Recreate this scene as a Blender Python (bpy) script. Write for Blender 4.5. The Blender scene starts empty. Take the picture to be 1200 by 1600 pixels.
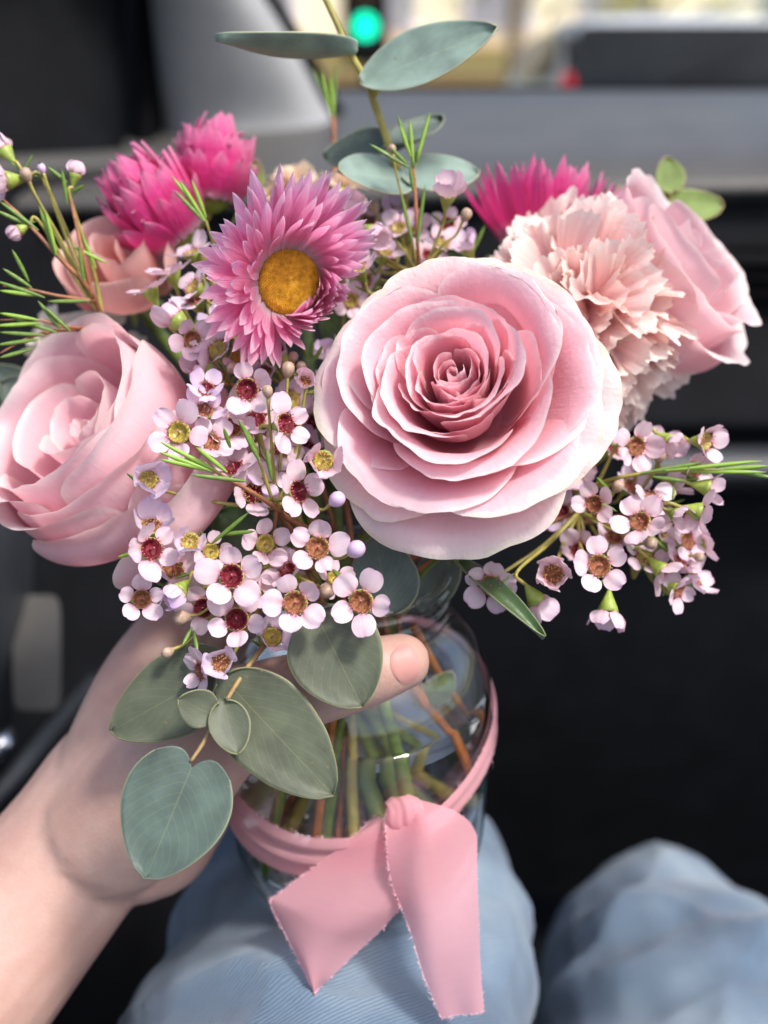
import bpy, math, random
import numpy as np
from mathutils import Vector, Matrix

# ------------------------------------------------------------------ camera, light, exposure
SC = bpy.context.scene
COL = SC.collection
PITCH = math.radians(24)
FPX = 1570.0                      # focal length in pixels of the 1200x1600 photograph
CAMZ = 115.0                      # camera height above the road, cm
cp, sp = math.cos(PITCH), math.sin(PITCH)
RIGHT, UP, FWD = np.array([1., 0, 0]), np.array([0, sp, cp]), np.array([0, cp, -sp])
EYE = np.array([0, 0, CAMZ])

cam_data = bpy.data.cameras.new('camera')
cam = bpy.data.objects.new('camera', cam_data)
COL.objects.link(cam)
cam.location = EYE * .01
cam.rotation_euler = (math.pi / 2 - PITCH, 0, 0)
cam_data.sensor_fit = 'VERTICAL'
cam_data.sensor_height = 36
cam_data.sensor_width = 27
cam_data.lens = 36 * FPX / 1600
cam_data.clip_start = .01
cam_data.clip_end = 400
cam_data.dof.use_dof = True
cam_data.dof.focus_distance = .255
cam_data.dof.aperture_fstop = 6.2
SC.camera = cam

SUN_DIR = Vector((.40, -.30, .86)).normalized()   # towards the sun
el = math.asin(SUN_DIR.z)
az = math.atan2(SUN_DIR.x, SUN_DIR.y)
world = bpy.data.worlds.new('World')
SC.world = world
world.use_nodes = True
nt_ = world.node_tree
bgn = nt_.nodes['Background']
sky = nt_.nodes.new('ShaderNodeTexSky')
sky.sky_type = 'NISHITA'
sky.sun_disc = False
sky.sun_elevation = el
sky.sun_rotation = az
sky.dust_density = 3.5
sky.ozone_density = .4
sky.air_density = .8
nt_.links.new(sky.outputs[0], bgn.inputs[0])
bgn.inputs[1].default_value = .15

sun_data = bpy.data.lights.new('sun', 'SUN')
sun_data.energy = 2.35
sun_data.angle = math.radians(9)
sun_data.color = (1, .97, .93)
sun = bpy.data.objects.new('sun', sun_data)
COL.objects.link(sun)
sun.rotation_euler = SUN_DIR.to_track_quat('Z', 'Y').to_euler()

SC.view_settings.view_transform = 'Standard'
SC.view_settings.look = 'None'
SC.view_settings.gamma = 1
SC.view_settings.exposure = .73
SC.render.engine = 'CYCLES'
SC.cycles.use_denoising = True
SC.cycles.max_bounces = 12
SC.cycles.transparent_max_bounces = 16
SC.cycles.sample_clamp_indirect = 6

# ------------------------------------------------------------------ helpers
def W(px, py, d):
    """a point seen at photo pixel (px, py), d cm along the view axis -> world cm"""
    return EYE + RIGHT * ((px - 600) / FPX * d) + UP * ((800 - py) / FPX * d) + FWD * d

def D(x, y, z):
    """direction: right, up in the picture, towards the camera"""
    v = RIGHT * x + UP * y - FWD * z
    return v / np.linalg.norm(v)

def nrm(v):
    v = np.asarray(v, float)
    return v / max(np.linalg.norm(v), 1e-9)

def frame(o, n, roll=0.0):
    z = nrm(n)
    x = RIGHT - z * np.dot(RIGHT, z)
    if np.linalg.norm(x) < .2:
        x = UP - z * np.dot(UP, z)
    x = nrm(x)
    y = np.cross(z, x)
    c, s = math.cos(roll), math.sin(roll)
    x, y = x * c + y * s, y * c - x * s
    o = np.asarray(o, float) * .01
    return Matrix([[x[0], y[0], z[0], o[0]], [x[1], y[1], z[1], o[1]], [x[2], y[2], z[2], o[2]], [0, 0, 0, 1]])

def place(o, direction, side=None):
    """matrix: local Y along direction, local Z close to side"""
    y = nrm(direction)
    s = nrm(side if side is not None else D(0, 0, 1))
    z = s - y * np.dot(s, y)
    if np.linalg.norm(z) < .05:
        z = RIGHT - y * np.dot(RIGHT, y)
    z = nrm(z)
    x = np.cross(y, z)
    o = np.asarray(o, float) * .01
    return Matrix([[x[0], y[0], z[0], o[0]], [x[1], y[1], z[1], o[1]], [x[2], y[2], z[2], o[2]], [0, 0, 0, 1]])

def link(name, data, parent=None, M=None):
    o = bpy.data.objects.new(name, data)
    COL.objects.link(o)
    if parent is not None:
        o.parent = parent
    if M is not None:
        o.matrix_local = M
    return o

def mesh(name, V, F, mat=None, uv=None, smooth=True):
    me = bpy.data.meshes.new(name)
    V = np.asarray(V, float).reshape(-1, 3) * .01
    me.from_pydata(V.tolist(), [], F)
    if uv is not None:
        l = me.uv_layers.new(name='UVMap')
        idx = np.empty(len(me.loops), dtype=np.int32)
        me.loops.foreach_get('vertex_index', idx)
        l.data.foreach_set('uv', np.asarray(uv, float).reshape(-1, 2)[idx].ravel())
    if smooth:
        me.polygons.foreach_set('use_smooth', [True] * len(me.polygons))
    if mat is not None:
        me.materials.append(mat)
    me.update()
    return me

def grid_faces(nu, nt, off=0, cu=False):
    F = []
    for i in range(nu if cu else nu - 1):
        a, b = i * nt, ((i + 1) % nu) * nt
        for j in range(nt - 1):
            F.append((off + a + j, off + b + j, off + b + j + 1, off + a + j + 1))
    return F

def grid(name, X, Y, Z, mat, uv=None, cu=False):
    nu, nt = X.shape
    V = np.stack([X, Y, Z], -1).reshape(-1, 3)
    if uv is None:
        uu, tt = np.meshgrid(np.linspace(0, 1, nu), np.linspace(0, 1, nt), indexing='ij')
        uv = np.stack([uu, tt], -1)
    return mesh(name, V, grid_faces(nu, nt, 0, cu), mat, uv)

def thing(name, label, cat, M, group=None, data=None):
    o = link(name, data, None, M)
    tag(o, label, cat, group)
    if data is None:
        o.empty_display_size = .01
    return o

def tag(o, label=None, cat=None, group=None, kind=None):
    for k, v in (('label', label), ('category', cat), ('group', group), ('kind', kind)):
        if v:
            o[k] = v
    return o

def catmull(P, n=8):
    P = np.asarray(P, float)
    if len(P) < 3:
        return np.array([P[0] + (P[-1] - P[0]) * k / n for k in range(n + 1)])
    Q = np.vstack([2 * P[0] - P[1], P, 2 * P[-1] - P[-2]])
    out = []
    for i in range(1, len(Q) - 2):
        for k in range(n):
            t = k / n
            a, b, c, d = Q[i - 1], Q[i], Q[i + 1], Q[i + 2]
            out.append(.5 * (2 * b + (c - a) * t + (2 * a - 5 * b + 4 * c - d) * t * t + (3 * b - a - 3 * c + d) * t ** 3))
    out.append(Q[-2])
    return np.array(out)

def tube_vf(P, R, sides=8, n=6, caps=True):
    """P world or local points, R radius per control point"""
    P = np.asarray(P, float)
    R = np.asarray(R, float) if np.ndim(R) else np.full(len(P), float(R))
    pr = catmull(np.hstack([P, R[:, None]]), n)
    P, R = pr[:, :3], np.maximum(pr[:, 3], 1e-3)
    T = np.gradient(P, axis=0)
    T /= np.linalg.norm(T, axis=1)[:, None] + 1e-9
    ref = np.array([0, 0, 1.]) if abs(T[0][2]) < .9 else np.array([1., 0, 0])
    V = []
    a = nrm(np.cross(T[0], ref))
    for p, r, t in zip(P, R, T):
        a = nrm(a - t * np.dot(a, t))
        b = np.cross(t, a)
        for k in range(sides):
            g = 2 * math.pi * k / sides
            V.append(p + r * (a * math.cos(g) + b * math.sin(g)))
    m = len(P)
    F = []
    for i in range(m - 1):
        for k in range(sides):
            k2 = (k + 1) % sides
            F.append((i * sides + k, i * sides + k2, (i + 1) * sides + k2, (i + 1) * sides + k))
    if caps:
        F.append(tuple(range(sides - 1, -1, -1)))
        F.append(tuple((m - 1) * sides + k for k in range(sides)))
    return V, F

def joinvf(parts):
    V, F = [], []
    for v, f in parts:
        o = len(V)
        V.extend([tuple(x) for x in v])
        F.extend([tuple(i + o for i in q) for q in f])
    return V, F

def inv(M, P):
    """world cm points into the local cm space of M"""
    Mi = np.array(M.inverted())
    P = np.asarray(P, float) * .01
    return (P @ Mi[:3, :3].T + Mi[:3, 3]) * 100

def lathe(prof, n=48):
    prof = np.asarray(prof, float)
    a = np.linspace(0, 2 * math.pi, n, endpoint=False)[:, None]
    return np.cos(a) * prof[None, :, 0], np.sin(a) * prof[None, :, 0], np.repeat(prof[None, :, 1], n, 0)

def wob(rng, u, t, ku=4., kt=2., n=4):
    s = 0
    for k in range(n):
        s = s + rng.uniform(.4, 1) / (1 + .5 * k) * np.sin(u * ku * (1 + .7 * k) * rng.uniform(.7, 1.3) + t * kt * rng.uniform(-1, 1) + rng.uniform(0, 6.28))
    return s * .5

# ------------------------------------------------------------------ materials
def N(mat, kind, **kw):
    n = mat.node_tree.nodes.new(kind)
    for k, v in kw.items():
        if k.startswith('i_'):
            n.inputs[int(k[2:]) if k[2:].isdigit() else k[2:].replace('_', ' ')].default_value = v
        else:
            setattr(n, k, v)
    return n

def base_mat(name):
    m = bpy.data.materials.new(name)
    m.use_nodes = True
    return m, m.node_tree, m.node_tree.nodes['Principled BSDF'], m.node_tree.nodes['Material Output']

def ramp(m, stops):
    r = N(m, 'ShaderNodeValToRGB')
    e = r.color_ramp.elements
    while len(e) > 1:
        e.remove(e[-1])
    e[0].position, e[0].color = stops[0][0], (*stops[0][1], 1)
    for p, c in stops[1:]:
        q = e.new(p)
        q.color = (*c, 1)
    return r

def plain(name, col, rough=.5, var=.15, scale=40., bump=.0, bscale=200., metal=0., spec=.5, emit=None, es=1.):
    m, t, b, o = base_mat(name)
    tc = N(m, 'ShaderNodeTexCoord')
    nz = N(m, 'ShaderNodeTexNoise', i_Scale=scale, i_Detail=4.)
    t.links.new(tc.outputs['Object'], nz.inputs['Vector'])
    r = ramp(m, [(.3, tuple(c * (1 - var) for c in col)), (.7, tuple(min(1, c * (1 + var)) for c in col))])
    t.links.new(nz.outputs[0], r.inputs[0])
    t.links.new(r.outputs[0], b.inputs['Base Color'])
    b.inputs['Roughness'].default_value = rough
    b.inputs['Metallic'].default_value = metal
    b.inputs['Specular IOR Level'].default_value = spec
    if bump:
        n2 = N(m, 'ShaderNodeTexNoise', i_Scale=bscale, i_Detail=3.)
        t.links.new(tc.outputs['Object'], n2.inputs['Vector'])
        bp = N(m, 'ShaderNodeBump', i_Strength=bump, i_Distance=.001)
        t.links.new(n2.outputs[0], bp.inputs['Height'])
        t.links.new(bp.outputs[0], b.inputs['Normal'])
    if emit:
        b.inputs['Emission Color'].default_value = (*emit, 1)
        b.inputs['Emission Strength'].default_value = es
    return m

def petal_mat(name, stops, trans=.35, vein=(70., 3.), bump=.25, rough=.44, tcol=None, streak=.12, sheen=.28, blotch=None, bdist=.0006, ridge=.3):
    """colour runs along the petal (UV v), fine veins run lengthwise, light passes through the sheet"""
    m, t, b, o = base_mat(name)
    uv = N(m, 'ShaderNodeTexCoord')
    sep = N(m, 'ShaderNodeSeparateXYZ')
    t.links.new(uv.outputs['UV'], sep.inputs[0])
    info = N(m, 'ShaderNodeObjectInfo')
    # veins
    mp = N(m, 'ShaderNodeMapping')
    mp.inputs['Scale'].default_value = (vein[0], vein[1], 1)
    t.links.new(uv.outputs['UV'], mp.inputs[0])
    addr = N(m, 'ShaderNodeVectorMath', operation='ADD')
    t.links.new(mp.outputs[0], addr.inputs[0])
    rv = N(m, 'ShaderNodeMath', operation='MULTIPLY', i_1=37.)
    t.links.new(info.outputs['Random'], rv.inputs[0])
    t.links.new(rv.outputs[0], addr.inputs[1])
    nv = N(m, 'ShaderNodeTexNoise', i_Scale=1., i_Detail=3.)
    t.links.new(addr.outputs[0], nv.inputs['Vector'])
    # broad variation shifts the ramp a little
    nb = N(m, 'ShaderNodeTexNoise', i_Scale=90., i_Detail=3.)
    t.links.new(uv.outputs['Object'], nb.inputs['Vector'])
    sh = N(m, 'ShaderNodeMath', operation='MULTIPLY_ADD', i_1=.16, i_2=-.08)
    t.links.new(nb.outputs[0], sh.inputs[0])
    ad = N(m, 'ShaderNodeMath', operation='ADD')
    t.links.new(sep.outputs[1], ad.inputs[0])
    t.links.new(sh.outputs[0], ad.inputs[1])
    r = ramp(m, stops)
    t.links.new(ad.outputs[0], r.inputs[0])
    # streaks
    hs = N(m, 'ShaderNodeMath', operation='MULTIPLY_ADD', i_1=2 * streak, i_2=1 - streak)
    t.links.new(nv.outputs[0], hs.inputs[0])
    hr = N(m, 'ShaderNodeMath', operation='MULTIPLY_ADD', i_1=.1, i_2=.95)
    t.links.new(info.outputs['Random'], hr.inputs[0])
    mm = N(m, 'ShaderNodeMath', operation='MULTIPLY')
    t.links.new(hs.outputs[0], mm.inputs[0])
    t.links.new(hr.outputs[0], mm.inputs[1])
    vm = N(m, 'ShaderNodeVectorMath', operation='SCALE')
    t.links.new(r.outputs[0], vm.inputs[0])
    t.links.new(mm.outputs[0], vm.inputs['Scale'])
    colour = vm.outputs[0]
    if blotch:
        nz = N(m, 'ShaderNodeTexNoise', i_Scale=130., i_Detail=4.)
        t.links.new(uv.outputs['Object'], nz.inputs['Vector'])
        br = ramp(m, [(.60, (0, 0, 0)), (.72, (1, 1, 1))])
        t.links.new(nz.outputs[0], br.inputs[0])
        pr = ramp(m, [(.82, (0, 0, 0)), (.99, (.8, .8, .8))])
        t.links.new(sep.outputs[1], pr.inputs[0])
        mu = N(m, 'ShaderNodeMath', operation='MULTIPLY')
        t.links.new(br.outputs[0], mu.inputs[0])
        t.links.new(pr.outputs[0], mu.inputs[1])
        mx = N(m, 'ShaderNodeMix', data_type='RGBA')
        t.links.new(mu.outputs[0], mx.inputs[0])
        t.links.new(colour, mx.inputs[6])
        mx.inputs[7].default_value = (*blotch, 1)
        colour = mx.outputs[2]
    t.links.new(colour, b.inputs['Base Color'])
    b.inputs['Roughness'].default_value = rough
    b.inputs['Specular IOR Level'].default_value = .35
    b.inputs['Sheen Weight'].default_value = sheen
    b.inputs['Sheen Roughness'].default_value = .4
    nf = N(m, 'ShaderNodeTexNoise', i_Scale=900., i_Detail=2.)
    t.links.new(uv.outputs['Object'], nf.inputs['Vector'])
    nw = N(m, 'ShaderNodeTexNoise', i_Scale=170., i_Detail=2.)
    t.links.new(uv.outputs['Object'], nw.inputs['Vector'])
    sm = N(m, 'ShaderNodeMath', operation='MULTIPLY_ADD', i_1=.5)
    t.links.new(nf.outputs[0], sm.inputs[0])
    rg_ = N(m, 'ShaderNodeMath', operation='MULTIPLY', i_1=ridge)
    t.links.new(nv.outputs[0], rg_.inputs[0])
    t.links.new(rg_.outputs[0], sm.inputs[2])
    sm2 = N(m, 'ShaderNodeMath', operation='MULTIPLY_ADD', i_1=1.2)
    t.links.new(nw.outputs[0], sm2.inputs[0])
    t.links.new(sm.outputs[0], sm2.inputs[2])
    bp = N(m, 'ShaderNodeBump', i_Strength=bump, i_Distance=bdist)
    t.links.new(sm2.outputs[0], bp.inputs['Height'])
    t.links.new(bp.outputs[0], b.inputs['Normal'])
    tr = N(m, 'ShaderNodeBsdfTranslucent')
    if tcol:
        tm = N(m, 'ShaderNodeMix', data_type='RGBA', blend_type='MULTIPLY', i_0=1.)
        t.links.new(colour, tm.inputs[6])
        tm.inputs[7].default_value = (*tcol, 1)
        t.links.new(tm.outputs[2], tr.inputs[0])
    else:
        t.links.new(colour, tr.inputs[0])
    mix = N(m, 'ShaderNodeMixShader', i_0=trans)
    t.links.new(b.outputs[0], mix.inputs[1])
    t.links.new(tr.outputs[0], mix.inputs[2])
    t.links.new(mix.outputs[0], o.inputs[0])
    return m

def leaf_mat(name, col, rim, rough=.45, vein=.12, trans=.2):
    """leaf sheet: UV u across (0..1), v along; pale midrib, side veins and edge line"""
    m, t, b, o = base_mat(name)
    uv = N(m, 'ShaderNodeTexCoord')
    sep = N(m, 'ShaderNodeSeparateXYZ')
    t.links.new(uv.outputs['UV'], sep.inputs[0])
    c = N(m, 'ShaderNodeMath', operation='MULTIPLY_ADD', i_1=2., i_2=-1.)
    t.links.new(sep.outputs[0], c.inputs[0])
    ab = N(m, 'ShaderNodeMath', operation='ABSOLUTE')
    t.links.new(c.outputs[0], ab.inputs[0])
    # side veins: bands of v - .35*|u|
    sv = N(m, 'ShaderNodeMath', operation='MULTIPLY_ADD', i_1=-.45)
    t.links.new(ab.outputs[0], sv.inputs[0])
    t.links.new(sep.outputs[1], sv.inputs[2])
    fr = N(m, 'ShaderNodeMath', operation='MULTIPLY', i_1=62.)
    t.links.new(sv.outputs[0], fr.inputs[0])
    sn = N(m, 'ShaderNodeMath', operation='SINE')
    t.links.new(fr.outputs[0], sn.inputs[0])
    vr = ramp(m, [(.90, (0, 0, 0)), (1., (1, 1, 1))])
    t.links.new(sn.outputs[0], vr.inputs[0])
    mr = ramp(m, [(.0, (1, 1, 1)), (.022, (0, 0, 0))])
    t.links.new(ab.outputs[0], mr.inputs[0])
    er = ramp(m, [(.968, (0, 0, 0)), (.985, (1, 1, 1))])
    t.links.new(ab.outputs[0], er.inputs[0])
    nz = N(m, 'ShaderNodeTexNoise', i_Scale=110., i_Detail=5.)
    t.links.new(uv.outputs['Object'], nz.inputs['Vector'])
    cr = ramp(m, [(.3, tuple(x * .72 for x in col)), (.5, col), (.7, tuple(x * 1.28 for x in col))])
    t.links.new(nz.outputs[0], cr.inputs[0])
    v1 = N(m, 'ShaderNodeMath', operation='MULTIPLY', i_1=vein)
    t.links.new(vr.outputs[0], v1.inputs[0])
    v2 = N(m, 'ShaderNodeMath', operation='MULTIPLY', i_1=.35)
    t.links.new(mr.outputs[0], v2.inputs[0])
    vx = N(m, 'ShaderNodeMath', operation='MAXIMUM')
    t.links.new(v1.outputs[0], vx.inputs[0])
    t.links.new(v2.outputs[0], vx.inputs[1])
    e1 = N(m, 'ShaderNodeMath', operation='MULTIPLY', i_1=.8)
    t.links.new(er.outputs[0], e1.inputs[0])
    vy = N(m, 'ShaderNodeMath', operation='MAXIMUM')
    t.links.new(vx.outputs[0], vy.inputs[0])
    t.links.new(e1.outputs[0], vy.inputs[1])
    mx = N(m, 'ShaderNodeMix', data_type='RGBA')
    t.links.new(vy.outputs[0], mx.inputs[0])
    t.links.new(cr.outputs[0], mx.inputs[6])
    mx.inputs[7].default_value = (*rim, 1)
    sp_n = N(m, 'ShaderNodeTexNoise', i_Scale=420., i_Detail=2.)
    t.links.new(uv.outputs['Object'], sp_n.inputs['Vector'])
    sp_r = ramp(m, [(.70, (0, 0, 0)), (.76, (.7, .7, .7))])
    t.links.new(sp_n.outputs[0], sp_r.inputs[0])
    mx0 = mx
    mx = N(m, 'ShaderNodeMix', data_type='RGBA')
    t.links.new(sp_r.outputs[0], mx.inputs[0])
    t.links.new(mx0.outputs[2], mx.inputs[6])
    mx.inputs[7].default_value = (.20, .15, .07, 1)
    t.links.new(mx.outputs[2], b.inputs['Base Color'])
    b.inputs['Roughness'].default_value = rough
    b.inputs['Sheen Weight'].default_value = .25
    n2 = N(m, 'ShaderNodeTexNoise', i_Scale=500., i_Detail=3.)
    t.links.new(uv.outputs['Object'], n2.inputs['Vector'])
    sb = N(m, 'ShaderNodeMath', operation='SUBTRACT')
    t.links.new(n2.outputs[0], sb.inputs[0])
    t.links.new(vx.outputs[0], sb.inputs[1])
    bp = N(m, 'ShaderNodeBump', i_Strength=.2, i_Distance=.0005)
    t.links.new(sb.outputs[0], bp.inputs['Height'])
    t.links.new(bp.outputs[0], b.inputs['Normal'])
    tr = N(m, 'ShaderNodeBsdfTranslucent')
    tm = N(m, 'ShaderNodeMix', data_type='RGBA', blend_type='MULTIPLY', i_0=1.)
    t.links.new(mx.outputs[2], tm.inputs[6])
    tm.inputs[7].default_value = (1., 1.15, .55, 1)
    t.links.new(tm.outputs[2], tr.inputs[0])
    mix = N(m, 'ShaderNodeMixShader', i_0=trans)
    t.links.new(b.outputs[0], mix.inputs[1])
    t.links.new(tr.outputs[0], mix.inputs[2])
    t.links.new(mix.outputs[0], o.inputs[0])
    return m

def glass_mat(name, ior, col=(1, 1, 1), rough=0.):
    m, t, b, o = base_mat(name)
    b.inputs['Base Color'].default_value = (*col, 1)
    b.inputs['Transmission Weight'].default_value = 1
    b.inputs['Roughness'].default_value = rough
    b.inputs['IOR'].default_value = ior
    return m

def thin_glass(name, tint=(1, 1, 1), gloss=.06):
    m, t, b, o = base_mat(name)
    t.nodes.remove(b)
    tr = N(m, 'ShaderNodeBsdfTransparent')
    tr.inputs[0].default_value = (*tint, 1)
    gl = N(m, 'ShaderNodeBsdfGlossy', i_Roughness=.02)
    mix = N(m, 'ShaderNodeMixShader', i_0=gloss)
    t.links.new(tr.outputs[0], mix.inputs[1])
    t.links.new(gl.outputs[0], mix.inputs[2])
    t.links.new(mix.outputs[0], o.inputs[0])
    return m

MAT = {}
MAT['rose'] = petal_mat('rose_petal', [(0, (.88, .60, .46)), (.15, (.93, .42, .50)), (.5, (.93, .52, .59)), (.8, (.93, .61, .67)), (.93, (.94, .70, .74)), (.975, (.95, .83, .83)), (1, (.96, .90, .87))], .46, tcol=(1., .80, .83), bump=.5, streak=.05)
MAT['rose_outer'] = petal_mat('rose_outer_petal', [(0, (.78, .64, .46)), (.2, (.92, .52, .58)), (.6, (.92, .63, .67)), (.86, (.92, .72, .73)), (.96, (.92, .80, .77)), (1, (.86, .82, .68))], .42, tcol=(1., .84, .86), bump=.6, streak=.05, blotch=(.84, .79, .62))
MAT['rose_left'] = petal_mat('rose_petal_soft', [(0, (.78, .62, .44)), (.2, (.90, .46, .54)), (.6, (.91, .57, .63)), (.88, (.92, .69, .72)), (1, (.91, .82, .77))], .42, tcol=(1., .82, .85), bump=.35, streak=.05)
MAT['rose_right'] = petal_mat('rose_petal_warm', [(0, (.76, .62, .44)), (.2, (.86, .46, .55)), (.6, (.88, .60, .66)), (.9, (.90, .72, .74)), (1, (.92, .84, .80))], .46, tcol=(1., .80, .83), bump=.25, streak=.05)
MAT['carnation'] = petal_mat('carnation_petal', [(0, (.76, .66, .46)), (.3, (.88, .46, .48)), (.6, (.90, .57, .56)), (.82, (.91, .67, .64)), (.95, (.92, .78, .72)), (1, (.94, .88, .81))], .44, vein=(40., 2.), bump=.5, tcol=(1., .82, .80), streak=.14, blotch=(.74, .56, .36), ridge=.7)
MAT['carnation_cream'] = petal_mat('cream_carnation_petal', [(0, (.7, .6, .4)), (.5, (.84, .68, .54)), (1, (.88, .80, .68))], .44, vein=(40., 2.), bump=.3, ridge=.6)
MAT['daisy'] = petal_mat('paper_daisy_petal', [(0, (.93, .88, .88)), (.14, (.93, .72, .80)), (.34, (.95, .44, .66)), (.7, (.96, .50, .71)), (.9, (.96, .70, .82)), (1, (.97, .90, .93))], .58, vein=(16., .6), bump=.8, tcol=(1., .80, .92), streak=.3, rough=.4, bdist=.0010, ridge=1.)
MAT['daisy_hot'] = petal_mat('hot_pink_daisy_petal', [(0, (.85, .5, .6)), (.25, (.82, .06, .29)), (.7, (.84, .08, .33)), (1, (.90, .36, .58))], .40, vein=(16., .6), bump=.8, tcol=(1., .6, .85), streak=.25, rough=.4, bdist=.0010, ridge=1.)
MAT['disc'] = plain('daisy_disc', (.62, .31, .02), .6, .35, 900., .9, 1500.)
MAT['disc_floret'] = plain('daisy_floret', (.78, .42, .03), .55, .5, 700.)
MAT['wax'] = petal_mat('wax_petal', [(0, (.66, .28, .38)), (.14, (.78, .52, .59)), (.4, (.80, .65, .69)), (.8, (.77, .60, .68)), (1, (.72, .50, .64))], .30, vein=(9., 2.), bump=.15, tcol=(1., .86, .9), streak=.06, rough=.35, blotch=(.55, .34, .34))
MAT['wax_lilac'] = petal_mat('wax_petal_lilac', [(0, (.66, .38, .48)), (.2, (.80, .65, .74)), (.7, (.74, .60, .76)), (1, (.66, .50, .76))], .30, vein=(9., 2.), bump=.15, streak=.06, rough=.35, blotch=(.55, .34, .34))
MAT['wax_bud'] = plain('wax_bud', (.62, .44, .62), .35, .15, 300.)
MAT['wax_bud_brown'] = plain('wax_bud_brown', (.40, .28, .20), .45, .3, 500.)
MAT['calyx'] = plain('calyx_green', (.28, .36, .06), .42, .3, 300., .2, 900.)
MAT['heart_red'] = plain('wax_heart_red', (.15, .012, .02), .5, .6, 900., .4, 1200., spec=.2)
MAT['heart_olive'] = plain('wax_heart_olive', (.34, .26, .04), .32, .3, 600.)
MAT['heart_brown'] = plain('wax_heart_brown', (.26, .10, .045), .5, .55, 900., .4, 1200., spec=.2)
MAT['stamen'] = plain('stamen', (.52, .16, .22), .5, .5, 1500.)
MAT['stamen_gold'] = plain('stamen_gold', (.5, .32, .12), .5, .5, 1500.)
MAT['twig'] = plain('twig_brown', (.30, .12, .055), .5, .35, 250., .3, 700.)
MAT['twig_tan'] = plain('twig_tan', (.27, .18, .07), .5, .3, 250., .3, 700.)
MAT['stem_green'] = plain('stem_green', (.13, .20, .04), .45, .3, 150., .3, 600.)
MAT['stem_olive'] = plain('stem_olive', (.34, .30, .07), .45, .3, 200., .2, 600.)
MAT['stem_orange'] = plain('stem_orange', (.42, .15, .035), .5, .35, 150.)
MAT['needle'] = plain('needle_green', (.12, .21, .03), .4, .3, 200., .2, 900.)
MAT['needle_bright'] = plain('needle_bright', (.22, .37, .04), .4, .25, 200.)
MAT['euca'] = leaf_mat('eucalyptus_leaf', (.075, .112, .092), (.24, .27, .14), .55, .16, .10)
MAT['euca_pale'] = leaf_mat('eucalyptus_leaf_pale', (.22, .31, .26), (.50, .50, .30), .42, .12, .2)
MAT['euca_olive'] = leaf_mat('eucalyptus_leaf_olive', (.085, .10, .06), (.24, .24, .10), .55, .14, .10)
MAT['leaf_fresh'] = leaf_mat('fresh_leaf', (.22, .32, .08), (.55, .36, .18), .45, .15, .25)
MAT['leaf_dark'] = leaf_mat('dark_leaf', (.05, .10, .03), (.16, .2, .07), .32, .3, .1)
MAT['mauve'] = petal_mat('mauve_petal', [(0, (.5, .2, .4)), (1, (.72, .42, .62))], .3)
def clear_mat(name, ior, share, gcol=(1, 1, 1)):
    # clear body: part of the light bends, part passes straight, the surface mirrors by Fresnel
    m, t, b, o = base_mat(name)
    b.inputs['Base Color'].default_value = (*gcol, 1)
    b.inputs['Transmission Weight'].default_value = 1
    b.inputs['Roughness'].default_value = 0
    b.inputs['IOR'].default_value = ior
    tr = N(m, 'ShaderNodeBsdfTransparent')
    gl = N(m, 'ShaderNodeBsdfGlossy', i_Roughness=.02)
    lw = N(m, 'ShaderNodeLayerWeight', i_Blend=.5)
    pw = N(m, 'ShaderNodeMath', operation='POWER', i_1=3.)
    t.links.new(lw.outputs['Facing'], pw.inputs[0])
    fr = N(m, 'ShaderNodeMath', operation='MULTIPLY_ADD', i_1=.75, i_2=.06)
    t.links.new(pw.outputs[0], fr.inputs[0])
    er = ramp(m, [(.45, (1, 1, 1)), (.8, (.86, .91, .89)), (1., (.50, .60, .57))])
    t.links.new(lw.outputs['Facing'], er.inputs[0])
    t.links.new(er.outputs[0], tr.inputs[0])
    m1 = N(m, 'ShaderNodeMixShader')
    t.links.new(fr.outputs[0], m1.inputs[0]); t.links.new(tr.outputs[0], m1.inputs[1]); t.links.new(gl.outputs[0], m1.inputs[2])
    m2 = N(m, 'ShaderNodeMixShader', i_0=share)
    t.links.new(m1.outputs[0], m2.inputs[1]); t.links.new(b.outputs[0], m2.inputs[2])
    t.links.new(m2.outputs[0], o.inputs[0])
    return m
MAT['glass'] = clear_mat('jar_glass', 1.5, 0.)
MAT['water'] = glass_mat('water', 1.333, (1, 1, .98))
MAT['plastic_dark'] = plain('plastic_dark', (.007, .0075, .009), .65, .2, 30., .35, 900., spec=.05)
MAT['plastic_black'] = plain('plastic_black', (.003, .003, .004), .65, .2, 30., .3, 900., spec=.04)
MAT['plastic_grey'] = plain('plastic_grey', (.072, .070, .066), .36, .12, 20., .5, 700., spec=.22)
MAT['plastic_mid'] = plain('plastic_mid', (.03, .033, .038), .42, .15, 20., .5, 700.)
MAT['pillar'] = plain('pillar_fabric', (.30, .305, .305), .75, .05, 60., .25, 1500.)
MAT['chrome'] = plain('satin_metal', (.5, .52, .55), .25, .05, 50., metal=1.)
# __SECTIONS__
# ------------------------------------------------------------------ the setting: car interior
CIM = Matrix.Translation(Vector((0, .6, .45)))
ci = thing('car_interior', 'dark car interior with grey dashboard, pale pillar and black door', 'car interior', CIM)
def loft(name, rows, mat, sub=2, parent=None, kind=None, thick=0.):
    """rows: list of rows of world points -> smooth sheet"""
    A = np.array(rows, float)
    nu, nt = A.shape[:2]
    me = grid(name, A[..., 0], A[..., 1], A[..., 2], mat)
    o = link(name, me, parent)
    if thick:
        md = o.modifiers.new('solid', 'SOLIDIFY')
        md.thickness = thick * .01
        md.offset = 1
    if sub:
        md = o.modifiers.new('sub', 'SUBSURF')
        md.levels = md.render_levels = sub
    if kind:
        o['kind'] = kind
    return o

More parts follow.
